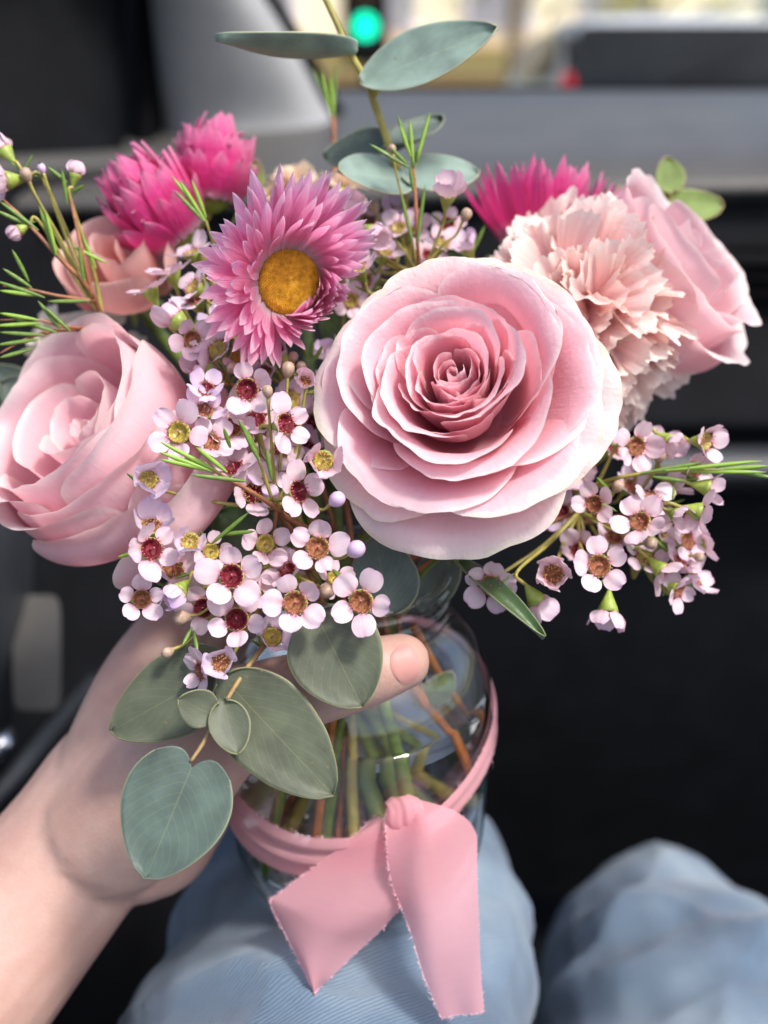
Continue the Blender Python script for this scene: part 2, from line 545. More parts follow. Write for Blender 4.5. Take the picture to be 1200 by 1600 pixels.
dM = Matrix.Translation(Vector(W(800, 300, 75) * .01))
dash = link('dashboard', None, ci, CIM.inverted() @ dM)
dash['label'] = 'grey padded dashboard under the windscreen'
def dloft(name, rows, mat, **k):
    rows = [[inv(dM, [p])[0] for p in r] for r in rows]
    return loft(name, rows, mat, parent=dash, **k)
cols = [(-150, 60), (150, 55), (420, 40), (620, 22), (850, 8), (1100, 0), (1350, -4), (1650, -4)]
top = []
for px, dy in cols:
    top.append([W(px, 141, 112), W(px, 154 + dy * .1, 106), W(px, 172 + dy * .5, 95), W(px, 186 + dy * 1.2, 86), W(px, 192 + dy * 1.2, 84), W(px, 208 + dy * 1.2, 79),
                W(px, 230 + dy, 73.5), W(px, 258 + dy * .7, 70.6), W(px, 288 + dy * .5, 69.6), W(px, 304 + dy * .5, 69.8), W(px, 314 + dy * .5, 71)])
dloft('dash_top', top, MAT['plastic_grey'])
face = []
for px, dy in cols:
    face.append([W(px, 306 + dy * .5, 71.2), W(px, 330 + dy * .5, 71.5), W(px, 430, 71.5), W(px, 640, 70), W(px, 672, 69.6), W(px, 674, 71), W(px, 690, 71.5), W(px, 900, 73), W(px, 1150, 78), W(px, 1400, 90)])
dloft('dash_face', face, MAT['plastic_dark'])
trim = []
for px in (1010, 1060, 1120, 1200, 1350, 1650):
    k = min(1, (px - 1000) / 90)
    trim.append([W(px, 705 - 4 * k, 71.2), W(px, 704 - 10 * k, 68.5), W(px, 708, 67), W(px, 735, 66.4), W(px, 756, 67), W(px, 768, 68.5), W(px, 770, 71.6)])
dloft('glovebox_ledge', trim, MAT['plastic_mid'])
vent = []
for i, py in enumerate((388, 412, 436, 460)):
    P = [[W(px, py - 5, 70.4), W(px, py - 4, 69.4), W(px, py + 4, 69.2), W(px, py + 6, 70.6)] for px in (1135, 1200, 1320, 1450)]
    dloft('vent_slat', P, MAT['plastic_black'], sub=1)

# windscreen pane and the black band along its foot
P = [[W(px, 133, 113), W(px, -60, 100), W(px, -420, 78)] for px in (400, 700, 1000, 1400, 1700)]
ws = loft('windscreen', [[inv(CIM, [p])[0] for p in r] for r in P], parent=ci, mat= thin_glass('windscreen_glass', (.97, .99, .98), .04), sub=0)
P = [[W(px, 134, 112.4), W(px, 143, 112), W(px, 160, 109)] for px in (470, 700, 1000, 1400, 1700)]
loft('lower_seal', [[inv(CIM, [p])[0] for p in r] for r in P], MAT['plastic_black'], sub=0, parent=ws, thick=.25)

# windscreen pillar: broad pale cover
pil = []
for py, xl, xr, d in ((235, 255, 560, 92), (205, 250, 535, 92), (170, 246, 506, 91), (110, 244, 478, 88.5), (40, 242, 440, 86), (-60, 236, 372, 82), (-220, 220, 290, 76), (-420, 190, 215, 70)):
    w = xr - xl
    pil.append([W(xl - 4, py, d + 7), W(xl, py, d + 2.5), W(xl + .16 * w, py, d), W(xl + .5 * w, py, d - .3), W(xl + .82 * w, py, d + .6), W(xr - 12, py, d + 2.2), W(xr, py, d + 4), W(xr + 3, py, d + 8)])
p = loft('windscreen_pillar', [[inv(CIM, [p])[0] for p in r] for r in pil], MAT['pillar'], sub=2, parent=ci)
p['label'] = 'pale grey sloping pillar cover'
P = []
for py, xr, d in ((200, 545, 99), (150, 508, 98), (100, 486, 96), (40, 452, 93.5), (-60, 384, 89), (-220, 300, 82)):
    P.append([W(xr - 22, py, d - 1), W(xr + 3, py, d - 1.5), W(xr + 13, py, d), W(xr + 14, py, d + 2)])
o = loft('pillar_seal', [[inv(CIM, [q])[0] for q in r] for r in P], MAT['plastic_black'], sub=1, parent=p)

# door: window trim, sill roll, panel, pocket and bright trim
doM = Matrix.Translation(Vector(W(-50, 500, 60) * .01))
door = link('door', None, ci, CIM.inverted() @ doM)
door['label'] = 'black door with grey sill and satin trim'
def doloft(name, rows, mat, **k):
    rows = [[inv(doM, [p])[0] for p in r] for r in rows]
    return loft(name, rows, mat, parent=door, **k)
P = [[W(px, py, d + (0 if py > -100 else -10)) for py in (262, 180, 60, -80, -300)] for px, d in ((-400, 66), (-150, 74), (40, 80), (150, 84), (185, 86), (196, 90))]
doloft('window_trim', P, MAT['plastic_dark'])
P = [[W(px + (py - 200) * .02, py, d) for py in (262, 180, 60, -80, -300)] for px, d in ((188, 92), (215, 90), (246, 90), (262, 96))]
doloft('frame_strip', P, MAT['plastic_black'])
P = []
for px, d, dy in ((-400, 56, 26), (-150, 63, 14), (0, 68, 7), (120, 73, 2), (220, 77, -4), (262, 80, -6), (290, 83, -4)):
    P.append([W(px, 240 + dy, d + 7), W(px, 234 + dy, d + 3), W(px, 240 + dy, d + .6), W(px, 256 + dy, d), W(px, 276 + dy, d + .4), W(px, 292 + dy, d + 1.6), W(px, 300 + dy, d + 4)])
doloft('sill_roll', P, MAT['plastic_grey'])
P = []
for px, d in ((-400, 52), (-150, 60), (0, 66), (120, 72), (220, 77), (330, 84)):
    P.append([W(px, 285, d + 3), W(px, 330, d + 2.4), W(px, 480, d + 2), W(px, 640, d), W(px, 760, d - 4), W(px, 1000, d - 6), W(px, 1300, d - 8), W(px, 1700, d - 12)])
doloft('door_panel', P, MAT['plastic_dark'])
P = []
for px, d in ((-300, 40), (-120, 44), (-20, 47), (30, 50), (52, 53)):
    P.append([W(px, 770, d + 4), W(px, 782, d + 1), W(px, 830, d), W(px, 960, d), W(px - 30, 1120, d), W(px - 90, 1300, d + 1)])
doloft('armrest', P, MAT['plastic_mid'])
V, F = tube_vf(inv(doM, [W(-80, 1330, 44), W(20, 1215, 47), W(90, 1130, 51), W(150, 1060, 56)]), [.45, .5, .5, .4], 8)
link('trim_strip', mesh('trim_strip', V, F, MAT['plastic_mid']), door)
V, F = tube_vf(inv(doM, [W(-30, 1190, 46), W(2, 1165, 46), W(14, 1145, 47)]), [.3, .55, .3], 8)
link('door_handle', mesh('door_handle', V, F, MAT['chrome']), door)
P = [[W(px, py, d) for py, d in ((930, 52), (1000, 50.5), (1060, 50), (1110, 50))] for px in (20, 45, 75, 95)]
doloft('speaker_cover', P, MAT['plastic_grey'])

# floor well and seat base under the lap
P = [[np.array([x, y, z]) for y, z in ((-60, 45), (0, 44), (60, 40), (110, 36), (150, 62))] for x in (-90, -30, 30, 110)]
loft('floor', [[inv(CIM, [p])[0] for p in r] for r in P], MAT['plastic_black'], sub=1, parent=ci)
loft('seat_cushion', [[inv(CIM, [W(px, py, d)])[0] for py, d in ((1900, 50), (2000, 46), (2200, 42), (2800, 36))] for px in (-200, 80, 400, 800, 1300, 1500)], MAT['plastic_black'], sub=1, parent=ci)

# ------------------------------------------------------------------ outside the windscreen
asph = plain('asphalt', (.055, .055, .058), .85, .25, 3.)
grass = plain('verge', (.42, .40, .16), .9, .3, 2.)
cream = plain('cream_render', (.88, .82, .64), .9, .08, .5)
lav = plain('pale_shutter', (.66, .66, .74), .6, .06, 1.)
tan = plain('tan_wall', (.62, .45, .28), .9, .1, .7)
paint = plain('white_paint', (.55, .57, .58), .35, .03, 2.)
tint = plain('tinted_glass', (.012, .014, .017), .12, .2, 2., spec=.04)
redl = plain('tail_lens', (.55, .02, .03), .2, .1, 5.)
bark = plain('bark', (.24, .18, .11), .9, .3, 4.)
leafm = plain('outside_leaf', (.30, .32, .08), .7, .35, 3.)

def box(cx, cy, cz, sx, sy, sz, bev=0.):
    x0, x1, y0, y1, z0, z1 = cx - sx / 2, cx + sx / 2, cy - sy / 2, cy + sy / 2, cz - sz / 2, cz + sz / 2
    V = [(x0, y0, z0), (x1, y0, z0), (x1, y1, z0), (x0, y1, z0), (x0, y0, z1), (x1, y0, z1), (x1, y1, z1), (x0, y1, z1)]
    return V, [(0, 3, 2, 1), (4, 5, 6, 7), (0, 1, 5, 4), (1, 2, 6, 5), (2, 3, 7, 6), (3, 0, 4, 7)]
def part(name, vf, mat, parent=None, smooth=False, bevel=0.):
    o = link(name, mesh(name, vf[0], vf[1], mat, smooth=smooth), parent)
    if bevel:
        b = o.modifiers.new('b', 'BEVEL'); b.width = bevel * .01; b.segments = 3
    return o
def sheet(name, x0, x1, y0, y1, z, mat):
    o = link(name, mesh(name, [(x0, y0, z), (x1, y0, z), (x1, y1, z), (x0, y1, z)], [(0, 1, 2, 3)], mat, smooth=False))
    o['kind'] = 'structure'
    return o
sheet('ground', -15000, 15000, -3000, 25000, -.8, grass)
sheet('road', -1100, 1500, -3000, 2450, 0, asph)
sheet('pavement', -15000, 15000, 2450, 2900, 14, plain('paving', (.45, .42, .36), .9, .1, 1.))

def empty_at(name, label, cat, p):
    return thing(name, label, cat, Matrix.Translation(Vector(np.asarray(p, float) * .01)))

b = empty_at('building', 'sunlit cream building with pale shutters across the street', 'building', (-100, 3600, 0))
part('wall', box(0, 250, 350, 2600, 500, 700), cream, b)
for i in range(6):
    x = -1050 + i * 380
    f = part('window', box(x, -6, 300 + 0, 230, 14, 190), lav, b, bevel=2)
    part('pane', box(x, -16, 300, 190, 6, 150), plain('dim_pane', (.30, .31, .36), .2, .2, 1.) if i == 0 else bpy.data.materials['dim_pane'], f)
part('awning', box(60, -110, 165, 2000, 220, 16), tan, b)
part('plinth', box(0, -15, 40, 2620, 30, 80), tan, b)
part('roof', box(0, 240, 715, 2700, 620, 30), lav, b)
b2 = empty_at('building', 'tan brick building seen beside the pillar', 'building', (-1300, 2700, 14))
part('wall', box(0, 200, 300, 700, 400, 600), plain('peach_wall', (.75, .55, .34), .9, .1, .6), b2)
for i, x in enumerate((-180, 30, 240)):
    part('window', box(x, -5, 230, 130, 12, 200), lav, b2, bevel=2)
part('door', box(150, -6, 105, 110, 14, 210), tan, b2)

# traffic light with a lit green lens
tp = W(571, 41, 1400)
tl = empty_at('traffic_light', 'traffic light with a glowing green lens on a dark post', 'traffic light', (tp[0], tp[1], 0))
z0 = tp[2]
part('post', tube_vf([(0, 24, 0), (0, 24, z0 + 130)], [6, 6], 12), MAT['plastic_dark'], tl, True)
part('housing', box(0, 10, z0 + 34, 46, 22, 140), MAT['plastic_dark'], tl, bevel=3)
part('backing_board', box(0, 22, z0 + 34, 64, 3, 165), MAT['plastic_black'], tl, bevel=1)
def lensmesh(name, z, mat, r=15.5):
    X, Y, Z = lathe([(.01, 4), (r * .5, 3.2), (r * .85, 1.2), (r, 0)], 28)
    return link(name, grid(name, X, -Z - 1.2, Y + z, mat, cu=True), tl)
lensmesh('green_lens', z0, plain('green_lamp', (.02, .5, .35), .3, .02, 1., emit=(.0, .95, .52), es=1.6))
lensmesh('amber_lens', z0 + 40, plain('amber_dark', (.10, .05, .01), .3, .1, 1.))
lensmesh('red_lens', z0 + 80, plain('red_dark', (.10, .01, .01), .3, .1, 1.))
for k in range(3):
    V, F = [], []
    n = 14
    for i in range(n + 1):
        a = math.pi * i / n
        for yy in (0, -18):
            V.append((17.5 * math.cos(a), yy, z0 + 40 * k + 17.5 * math.sin(a)))
    F = [(2 * i, 2 * i + 2, 2 * i + 3, 2 * i + 1) for i in range(n)]
    o = part('visor', (V, F), MAT['plastic_dark'], tl, True)
    md = o.modifiers.new('s', 'SOLIDIFY'); md.thickness = .008

# car waiting ahead
cx, cy = 197, 640
car = empty_at('parked_car', 'white hatchback with dark rear window waiting ahead', 'car', (cx, cy, 0))
def carloft(name, rows, mat, parent=car, sub=2):
    return loft(name, rows, mat, sub=sub, parent=parent)
sec = [(0, 88, 32), (0, 91, 60), (4, 91, 92), (24, 86, 104), (58, 74, 138), (80, 70, 144), (190, 70, 147), (270, 66, 141), (330, 84, 106), (430, 84, 90), (440, 84, 40)]
rows = []
for y, hw, z in sec:
    rows.append([(-hw, y + 10, z - 12), (-hw, y + 3, z - 3), (-hw * .86, y, z), (0, y - 5, z + 2), (hw * .86, y, z), (hw, y + 3, z - 3), (hw, y + 10, z - 12)])
carloft('body', rows, paint)
for s in (-1, 1):
    rows = [[(s * 90, 6, 30), (s * 92, 2, 60), (s * 92, 6, 96), (s * 80, 60, 134)], [(s * 91, 200, 30), (s * 93, 200, 60), (s * 92, 200, 98), (s * 77, 200, 140)], [(s * 91, 420, 30), (s * 92, 420, 60), (s * 90, 400, 92), (s * 78, 330, 110)]]
    carloft('side_panel', rows, paint, sub=1)
    rows = [[(s * 90, 50, 104), (s * 81, 72, 132)], [(s * 92, 180, 106), (s * 80, 180, 138)], [(s * 91, 300, 106), (s * 80, 280, 132)]]
    carloft('side_window', rows, tint, sub=1)
    rows = [[(s * 93, 2, 90), (s * 92.5, 12, 111)], [(s * 89, -6, 88), (s * 88, 8, 112)], [(s * 85, -8, 88), (s * 84, 6, 109)]]
    carloft('tail_light', rows, redl, sub=1)
    for y in (70, 340):
        V, F = tube_vf([(s * 72, y, 31), (s * 92, y, 31)], [31, 31], 24, 1)
        part('wheel', (V, F), MAT['plastic_black'], car, True)
    V, F = tube_vf([(s * 62, 90, 150), (s * 62, 110, 155), (s * 62, 250, 155), (s * 62, 270, 149)], [2, 2, 2, 2], 8)
    part('roof_rail', (V, F), MAT['chrome'], car, True)
rows = [[(x, 14 + 0, 100), (x * .97, 27, 112), (x * .9, 48, 130), (x * .86, 56, 138)] for x in (-88, -80, 0, 80, 88)]
rows = [[(x, y - 4.5 - (5 if abs(x) < 60 else 0), z) for x, y, z in r] for r in rows]
carloft('rear_window', rows, tint, sub=1)
V, F = tube_vf([(-30, -2, 104), (20, 12, 122)], [1.2, .8], 6)
part('wiper', (V, F), MAT['plastic_black'], car, True)
part('number_plate', box(0, -6, 78, 40, 2, 12), lav, car)
part('bumper', box(0, 4, 42, 172, 16, 26), MAT['plastic_dark'], car, bevel=5)

def tree(name, label, p, h, cr, seed, n=900, mat=leafm):
    rng = random.Random(seed)
    t = empty_at(name, label, 'tree', p)
    V, F = tube_vf([(0, 0, -2), (6, 3, h * .3), (-4, 5, h * .65), (5, 0, h)], [24, 18, 13, 4], 10)
    part('trunk', (V, F), bark, t, True)
    for k in range(5):
        a = k * 1.3
        V, F = tube_vf([(0, 2, h * (.5 + .06 * k)), (math.cos(a) * cr * .5, math.sin(a) * cr * .5, h * (.75 + .04 * k)), (math.cos(a) * cr * .9, math.sin(a) * cr * .9, h * (.85 + .05 * k))], [8, 5, 2], 6)
        part('limb', (V, F), bark, t, True)
    V, F = [], []
    cl = [(rng.gauss(0, .5), rng.gauss(0, .5), rng.gauss(0, .4)) for _ in range(22)]
    for k in range(n):
        c = rng.choice(cl)
        q = np.array([(c[0] + rng.gauss(0, .18)) * cr, (c[1] + rng.gauss(0, .18)) * cr, h * .98 + (c[2] + rng.gauss(0, .16)) * cr])
        a = nrm([rng.gauss(0, 1) for _ in range(3)]); b_ = nrm(np.cross(a, [rng.gauss(0, 1) for _ in range(3)]))
        s = rng.uniform(9, 20)
        i = len(V)
        V += [tuple(q - a * s), tuple(q + b_ * s * .45), tuple(q + a * s), tuple(q - b_ * s * .45)]
        F.append((i, i + 1, i + 2, i + 3))
    o = part('crown', (V, F), mat, t)
    o['kind'] = 'stuff'
tq = W(800, 100, 2300)
tree('street_tree', 'street tree with a bare brown trunk left of the white car', (tq[0], tq[1], 0), 420, 170, 3, 260)
tq = W(1010, 100, 3000)
tree('street_tree', 'yellow green tree showing above the white car roof', (tq[0], tq[1], 0), 330, 230, 5, 500, plain('outside_leaf_yellow', (.40, .40, .07), .7, .3, 3.))
# ------------------------------------------------------------------ jar
JT = W(556, 884, 29.6)            # centre of the jar mouth
JH = 11.0
JB = JT - np.array([0, 0, JH])    # centre of the jar foot
JM = Matrix.Translation(Vector(JB * .01))
def J(x, y, z):
    return JB + np.array([x, y, z], float)
outer = [(0.01, .25), (2.3, .22), (2.75, .02), (3.2, .0), (3.55, .12), (3.85, .45), (4.05, .95), (4.12, 1.6), (4.15, 3.), (4.18, 5.), (4.18, 7.6), (4.12, 8.5), (3.95, 9.2), (3.6, 9.85), (3.2, 10.25), (2.9, 10.5), (2.78, 10.7)]
for k in range(25):
    z = 10.75 + k * .05
    outer.append((2.74 + .10 * max(0, math.sin((k - 2) * 2 * math.pi / 8.5)) ** 1.2, z))
outer += [(2.74, 12.05), (2.86, 12.12), (2.88, 12.22), (2.80, 12.3), (2.66, 12.3), (2.58, 12.2)]
inner = [(2.56, 11.9), (2.55, 10.7), (2.7, 10.35), (3.0, 10.05), (3.38, 9.7), (3.72, 9.1), (3.90, 8.45), (3.96, 7.6), (3.96, 5), (3.93, 3), (3.88, 1.7), (3.75, 1.15), (3.45, .8), (2.9, .68), (.01, .62)]
prof = np.array(outer + inner)
prof[:, 1] = np.where(prof[:, 1] > 3, prof[:, 1] - 1.3, prof[:, 1] * (1.7 / 3))
prof[:, 1] = np.interp(np.array(outer + inner)[:, 1], [0, 1.7, 3, 5, 20], [0, 1.7, 2.7, 3.7, 18.7])
# finer profile
pp = [prof[0]]
for a, b_ in zip(prof[:-1], prof[1:]):
    m = max(1, int(np.linalg.norm(b_ - a) / .35))
    for k in range(1, m + 1):
        pp.append(a + (b_ - a) * k / m)
X, Y, Z = lathe(pp, 96)
me = grid('glass_jar', X, Y, Z, MAT['glass'], cu=True)
jar = thing('glass_jar', 'round clear glass jar with screw thread neck held by the hand', 'jar', JM, data=me)
wl = 7.0
wp = [(.01, .60), (2.9, .66), (3.47, .78), (3.78, 1.14), (3.91, 1.7), (3.96, 3), (3.99, 3.7), (3.99, 6.3), (3.95, wl), (3.7, wl - .06), (2., wl - .08), (.01, wl - .08)]
X, Y, Z = lathe(wp, 64)
wo = link('water', grid('water', X, Y, Z, MAT['water'], cu=True), jar)

# ------------------------------------------------------------------ ribbon
rib_mat = petal_mat('ribbon_chiffon', [(0, (.87, .43, .48)), (.5, (.87, .45, .50)), (1, (.87, .44, .49))], .48, vein=(3., 60.), bump=.14, streak=.03, sheen=.4, rough=.7, tcol=(1, .88, .9))
_t = rib_mat.node_tree
_out = _t.nodes['Material Output']
_sh = _out.inputs[0].links[0].from_socket
_tr = N(rib_mat, 'ShaderNodeBsdfTransparent')
_mx = N(rib_mat, 'ShaderNodeMixShader', i_0=.18)
_t.links.new(_sh, _mx.inputs[1]); _t.links.new(_tr.outputs[0], _mx.inputs[2]); _t.links.new(_mx.outputs[0], _out.inputs[0])
fray_mat = plain('ribbon_thread', (.85, .50, .57), .8, .1, 50.)
ribbon = thing('ribbon', 'frayed pink chiffon ribbon knotted around the glass jar', 'ribbon', JM)
def jar_r(z):
    return float(np.interp(z, [0, .45, .95, 2.7, 3.7, 6.3, 7.2, 7.9, 8.55], [3.2, 3.85, 4.05, 4.15, 4.18, 4.18, 4.12, 3.95, 3.6]))
# band height: plane tilted up to the right and back
RA, RB, RC = 5.05, .95, 1.15
def rib_z(a):
    return RA + RB * math.cos(a) + RC * math.sin(a)
def band(a0, a1, w0, w1, n, folds, seed, off=.06):
    rng = np.random.default_rng(seed)
    A = np.linspace(a0, a1, n)
    m = 15
    X = np.zeros((n, m)); Y = X.copy(); Z = X.copy()
    ph = rng.uniform(0, 6)
    for i, a in enumerate(A):
        k = i / (n - 1)
        w = w0 + (w1 - w0) * k
        for j in range(m):
            v = j / (m - 1) * 2 - 1
            z = rib_z(a) + v * w * .5
            r = jar_r(z) + off + .09 * (1 + math.sin(v * folds + ph + 2 * k)) * (1 - .3 * abs(v)) + .03 * math.sin(9 * k + 3 * v)
            X[i, j], Y[i, j], Z[i, j] = r * math.cos(a), r * math.sin(a), z + .04 * math.sin(14 * k + ph)
    return X, Y, Z
def fray(P, out, rng, n, L=.14, curl=.5):
    """short loose threads along an edge"""
    V, F = [], []
    P = np.asarray(P)
    for _ in range(n):
        s = rng.uniform(0, len(P) - 1.01)
        i = int(s)
        p = P[i] + (P[i + 1] - P[i]) * (s - i)
        t = nrm(P[i + 1] - P[i])
        o_ = out[i] if np.ndim(out) == 2 else out
        d = nrm(o_ + t * rng.normal(0, .9) + np.array([rng.normal(0, .35) for _ in range(3)]))
        l = L * rng.uniform(.2, 1.0) * (1.9 if rng.random() < .08 else 1)
        q = p + d * l * .5 + t * rng.normal(0, .02)
        e = p + d * l + t * rng.normal(0, curl * l) 
        w = nrm(np.cross(d, rng.normal(0, 1, 3))) * .006
        b0 = len(V)
        V += [tuple(p - w), tuple(p + w), tuple(q + w), tuple(q - w), tuple(e)]
        F += [(b0, b0 + 1, b0 + 2, b0 + 3), (b0 + 3, b0 + 2, b0 + 4)]
    return V, F
rg = np.random.default_rng(4)
KA = math.radians(-72)            # knot angle on the jar
for nm, a0, a1, w0, w1, fo, sd in (('band', KA, KA - math.radians(175), 1.2, 2.7, 9., 2), ('band', KA, KA + math.radians(185), .8, 1.35, 4.5, 5)):
    X, Y, Z = band(a0, a1, w0, w1, 60, fo, sd)
    o = link(nm, grid(nm, X, Y, Z, rib_mat), ribbon)
    E = np.stack([X, Y, Z], -1)
    fr = [fray(E[:, 0], np.array([0, 0, -1.]), rg, 260), fray(E[:, -1], np.array([0, 0, 1.]), rg, 160)]
    f = joinvf(fr)
    fo_ = link('frayed_edge', mesh('frayed_edge', f[0], f[1], fray_mat, smooth=False), o)
    fo_['kind'] = 'stuff'
kr = jar_r(rib_z(KA)) + .35
KP = np.array([kr * math.cos(KA), kr * math.sin(KA), rib_z(KA)])
def JL(px, py, d):
    return W(px, py, d) - JB
kd = float(np.dot(KP + JB - EYE, FWD))     # depth of the knot
def tail(name, rows, seed, folds=.05):
    """rows of (left, right) picture points with depth, from knot to tip"""
    A = np.array([[JL(*a), JL(*b_)] for a, b_ in rows])
    A = np.stack([catmull(A[:, k], 7) for k in (0, 1)], 1)
    n, m = len(A), 13
    rng = np.random.default_rng(seed)
    X = np.zeros((m, n, 3))
    for i in range(n):
        for j in range(m):
            v = j / (m - 1)
            p = A[i, 0] + (A[i, 1] - A[i, 0]) * v
            p = p + D(0, 0, 1) * (folds * math.sin(v * 7 + i * .12 + seed) * (1.6 - i / n) + .30 * math.sin(v * math.pi * 1.1) * math.sin(.25 + 2.6 * i / n) + .07 * math.sin(i * .33 + 2.5 * v + seed) + .05 * math.sin(v * 13 + i * .2) * (1 - i / n))
            X[j, i] = p
    o = link(name, grid(name, X[..., 0], X[..., 1], X[..., 2], rib_mat), ribbon)
    fr = [fray(X[0], nrm(A[n // 2, 0] - A[n // 2, 1]), rg, 420, .12), fray(X[-1], nrm(A[n // 2, 1] - A[n // 2, 0]), rg, 200, .06), fray(X[:, -1], nrm(A[-1, 0] - A[-3, 0]), rg, 110, .10)]
    f = joinvf(fr)
    fo_ = link('frayed_edge', mesh('frayed_edge', f[0], f[1], fray_mat, smooth=False), o)
    fo_['kind'] = 'stuff'
    return o
k0 = kd
tail('ribbon_tail', [((606, 1262, k0 - .25), (650, 1250, k0 - .3)), ((604, 1285, k0 - .5), (712, 1270, k0 - .45)), ((605, 1320, k0 - .6), (744, 1305, k0 - .35)), ((612, 1380, k0 - .6), (746, 1370, k0 - .5)),
                     ((640, 1450, k0 - .5), (748, 1440, k0 - .5)), ((662, 1520, k0 - .4), (751, 1510, k0 - .5)), ((690, 1590, k0 - .3), (756, 1578, k0 - .4))], 3, .11)
tail('ribbon_tail', [((590, 1272, k0 + .1), (625, 1285, k0 + .05)), ((552, 1305, k0 + .1), (628, 1330, k0 - .05)), ((500, 1348, k0 + .2), (632, 1400, k0)), ((440, 1392, k0 + .3), (600, 1450, k0 + .1)), ((424, 1412, k0 + .3), (560, 1490, k0 + .1)), ((446, 1462, k0 + .35), (520, 1525, k0 + .2)), ((488, 1545, k0 + .3), (498, 1545, k0 + .3))], 6, .08)
# knot: a puckered strip wrapped over the crossing
n, m = 30, 22
u = np.linspace(-1, 1, n)[:, None]
a = np.linspace(-1.9, 1.9, m)[None, :]
KP = JL(634, 1272, kd - .30)
kx = D(1, .12, .15); ky = D(-.12, 1, 0); kz = D(-.1, 0, 1)
waist = .98 - .10 * u ** 2
rr = waist * (1 + .05 * np.sin(6 * u + 1.5 * np.sin(2 * a)) + .025 * np.sin(13 * u + 2 * a)) * (1 - .22 * u ** 4)
Pk = KP + kx * (u * .50 + .05 * np.sin(3 * a))[..., None] + ky * (.52 * rr * np.sin(a))[..., None] + kz * (.36 * rr * np.cos(a))[..., None]
link('knot', grid('knot', Pk[..., 0], Pk[..., 1], Pk[..., 2], rib_mat), ribbon)

# ------------------------------------------------------------------ person: arm and hand, jeans
skin, t, bs, o_ = base_mat('skin')
tc = N(skin, 'ShaderNodeTexCoord')
n1 = N(skin, 'ShaderNodeTexNoise', i_Scale=28., i_Detail=5.)
t.links.new(tc.outputs['Object'], n1.inputs['Vector'])
r1 = ramp(skin, [(.30, (.45, .265, .215)), (.5, (.50, .315, .26)), (.70, (.53, .36, .30))])
t.links.new(n1.outputs[0], r1.inputs[0])
n3 = N(skin, 'ShaderNodeTexNoise', i_Scale=75., i_Detail=1.)
t.links.new(tc.outputs['Object'], n3.inputs['Vector'])
r3 = ramp(skin, [(.80, (0, 0, 0)), (.84, (.5, .5, .5))])
t.links.new(n3.outputs[0], r3.inputs[0])
mx = N(skin, 'ShaderNodeMix', data_type='RGBA')
t.links.new(r3.outputs[0], mx.inputs[0]); t.links.new(r1.outputs[0], mx.inputs[6]); mx.inputs[7].default_value = (.30, .14, .08, 1)
n4 = N(skin, 'ShaderNodeTexNoise', i_Scale=240., i_Detail=4.)
t.links.new(tc.outputs['Object'], n4.inputs['Vector'])
r4 = ramp(skin, [(.35, (.97, .95, .95)), (.65, (1.02, 1.03, 1.03))])
t.links.new(n4.outputs[0], r4.inputs[0])
m4_ = N(skin, 'ShaderNodeMix', data_type='RGBA', blend_type='MULTIPLY', i_0=1.)
t.links.new(mx.outputs[2], m4_.inputs[6]); t.links.new(r4.outputs[0], m4_.inputs[7])
t.links.new(m4_.outputs[2], bs.inputs['Base Color'])
bs.inputs['Roughness'].default_value = .5
bs.inputs['Subsurface Weight'].default_value = .25
bs.inputs['Subsurface Radius'].default_value = (1., .35, .2)
bs.inputs['Subsurface Scale'].default_value = .004
n2 = N(skin, 'ShaderNodeTexVoronoi', i_Scale=900.)
t.links.new(tc.outputs['Object'], n2.inputs['Vector'])
bp = N(skin, 'ShaderNodeBump', i_Strength=.16, i_Distance=.0004)
t.links.new(n2.outputs[0], bp.inputs['Height']); t.links.new(bp.outputs[0], bs.inputs['Normal'])

def organic(name, chains, voxel, smooth_it, mat, M):
    """chains: list of [(point, radius), ...]; union of tapered tubes, remeshed into one skin"""
    parts = []
    for ch in chains:
        P = np.array([c[0] for c in ch]); R = np.array([c[1] for c in ch])
        P = inv(M, P)
        pr = catmull(np.hstack([P, R[:, None]]), 6)
        parts.append(tube_vf(pr[:, :3], pr[:, 3], 20, 1))
        for p, r in ((pr[0, :3], pr[0, 3]), (pr[-1, :3], pr[-1, 3])):      # round ends
            prof_ = [(max(.01, r * math.sin(g)), -r * math.cos(g)) for g in np.linspace(.02, math.pi - .02, 9)]
            X, Y, Z = lathe(prof_, 18)
            V = np.stack([X + p[0], Y + p[1], Z + p[2]], -1).reshape(-1, 3)
            F = grid_faces(18, 9, 0, True)
            F.append(tuple(i * 9 for i in range(18))[::-1]); F.append(tuple(i * 9 + 8 for i in range(18)))
            parts.append((V, F))
    V, F = joinvf(parts)
    tmp = link(name + '_tmp', mesh(name, V, F, mat))
    md = tmp.modifiers.new('r', 'REMESH'); md.mode = 'VOXEL'; md.voxel_size = voxel * .01; md.use_smooth_shade = True
    md = tmp.modifiers.new('s', 'SMOOTH'); md.factor = .5; md.iterations = smooth_it
    dg = bpy.context.evaluated_depsgraph_get()
    me = bpy.data.meshes.new_from_object(tmp.evaluated_get(dg))
    bpy.data.objects.remove(tmp)
    me.name = name
    me.polygons.foreach_set('use_smooth', [True] * len(me.polygons))
    if not me.materials:
        me.materials.append(mat)
    return me

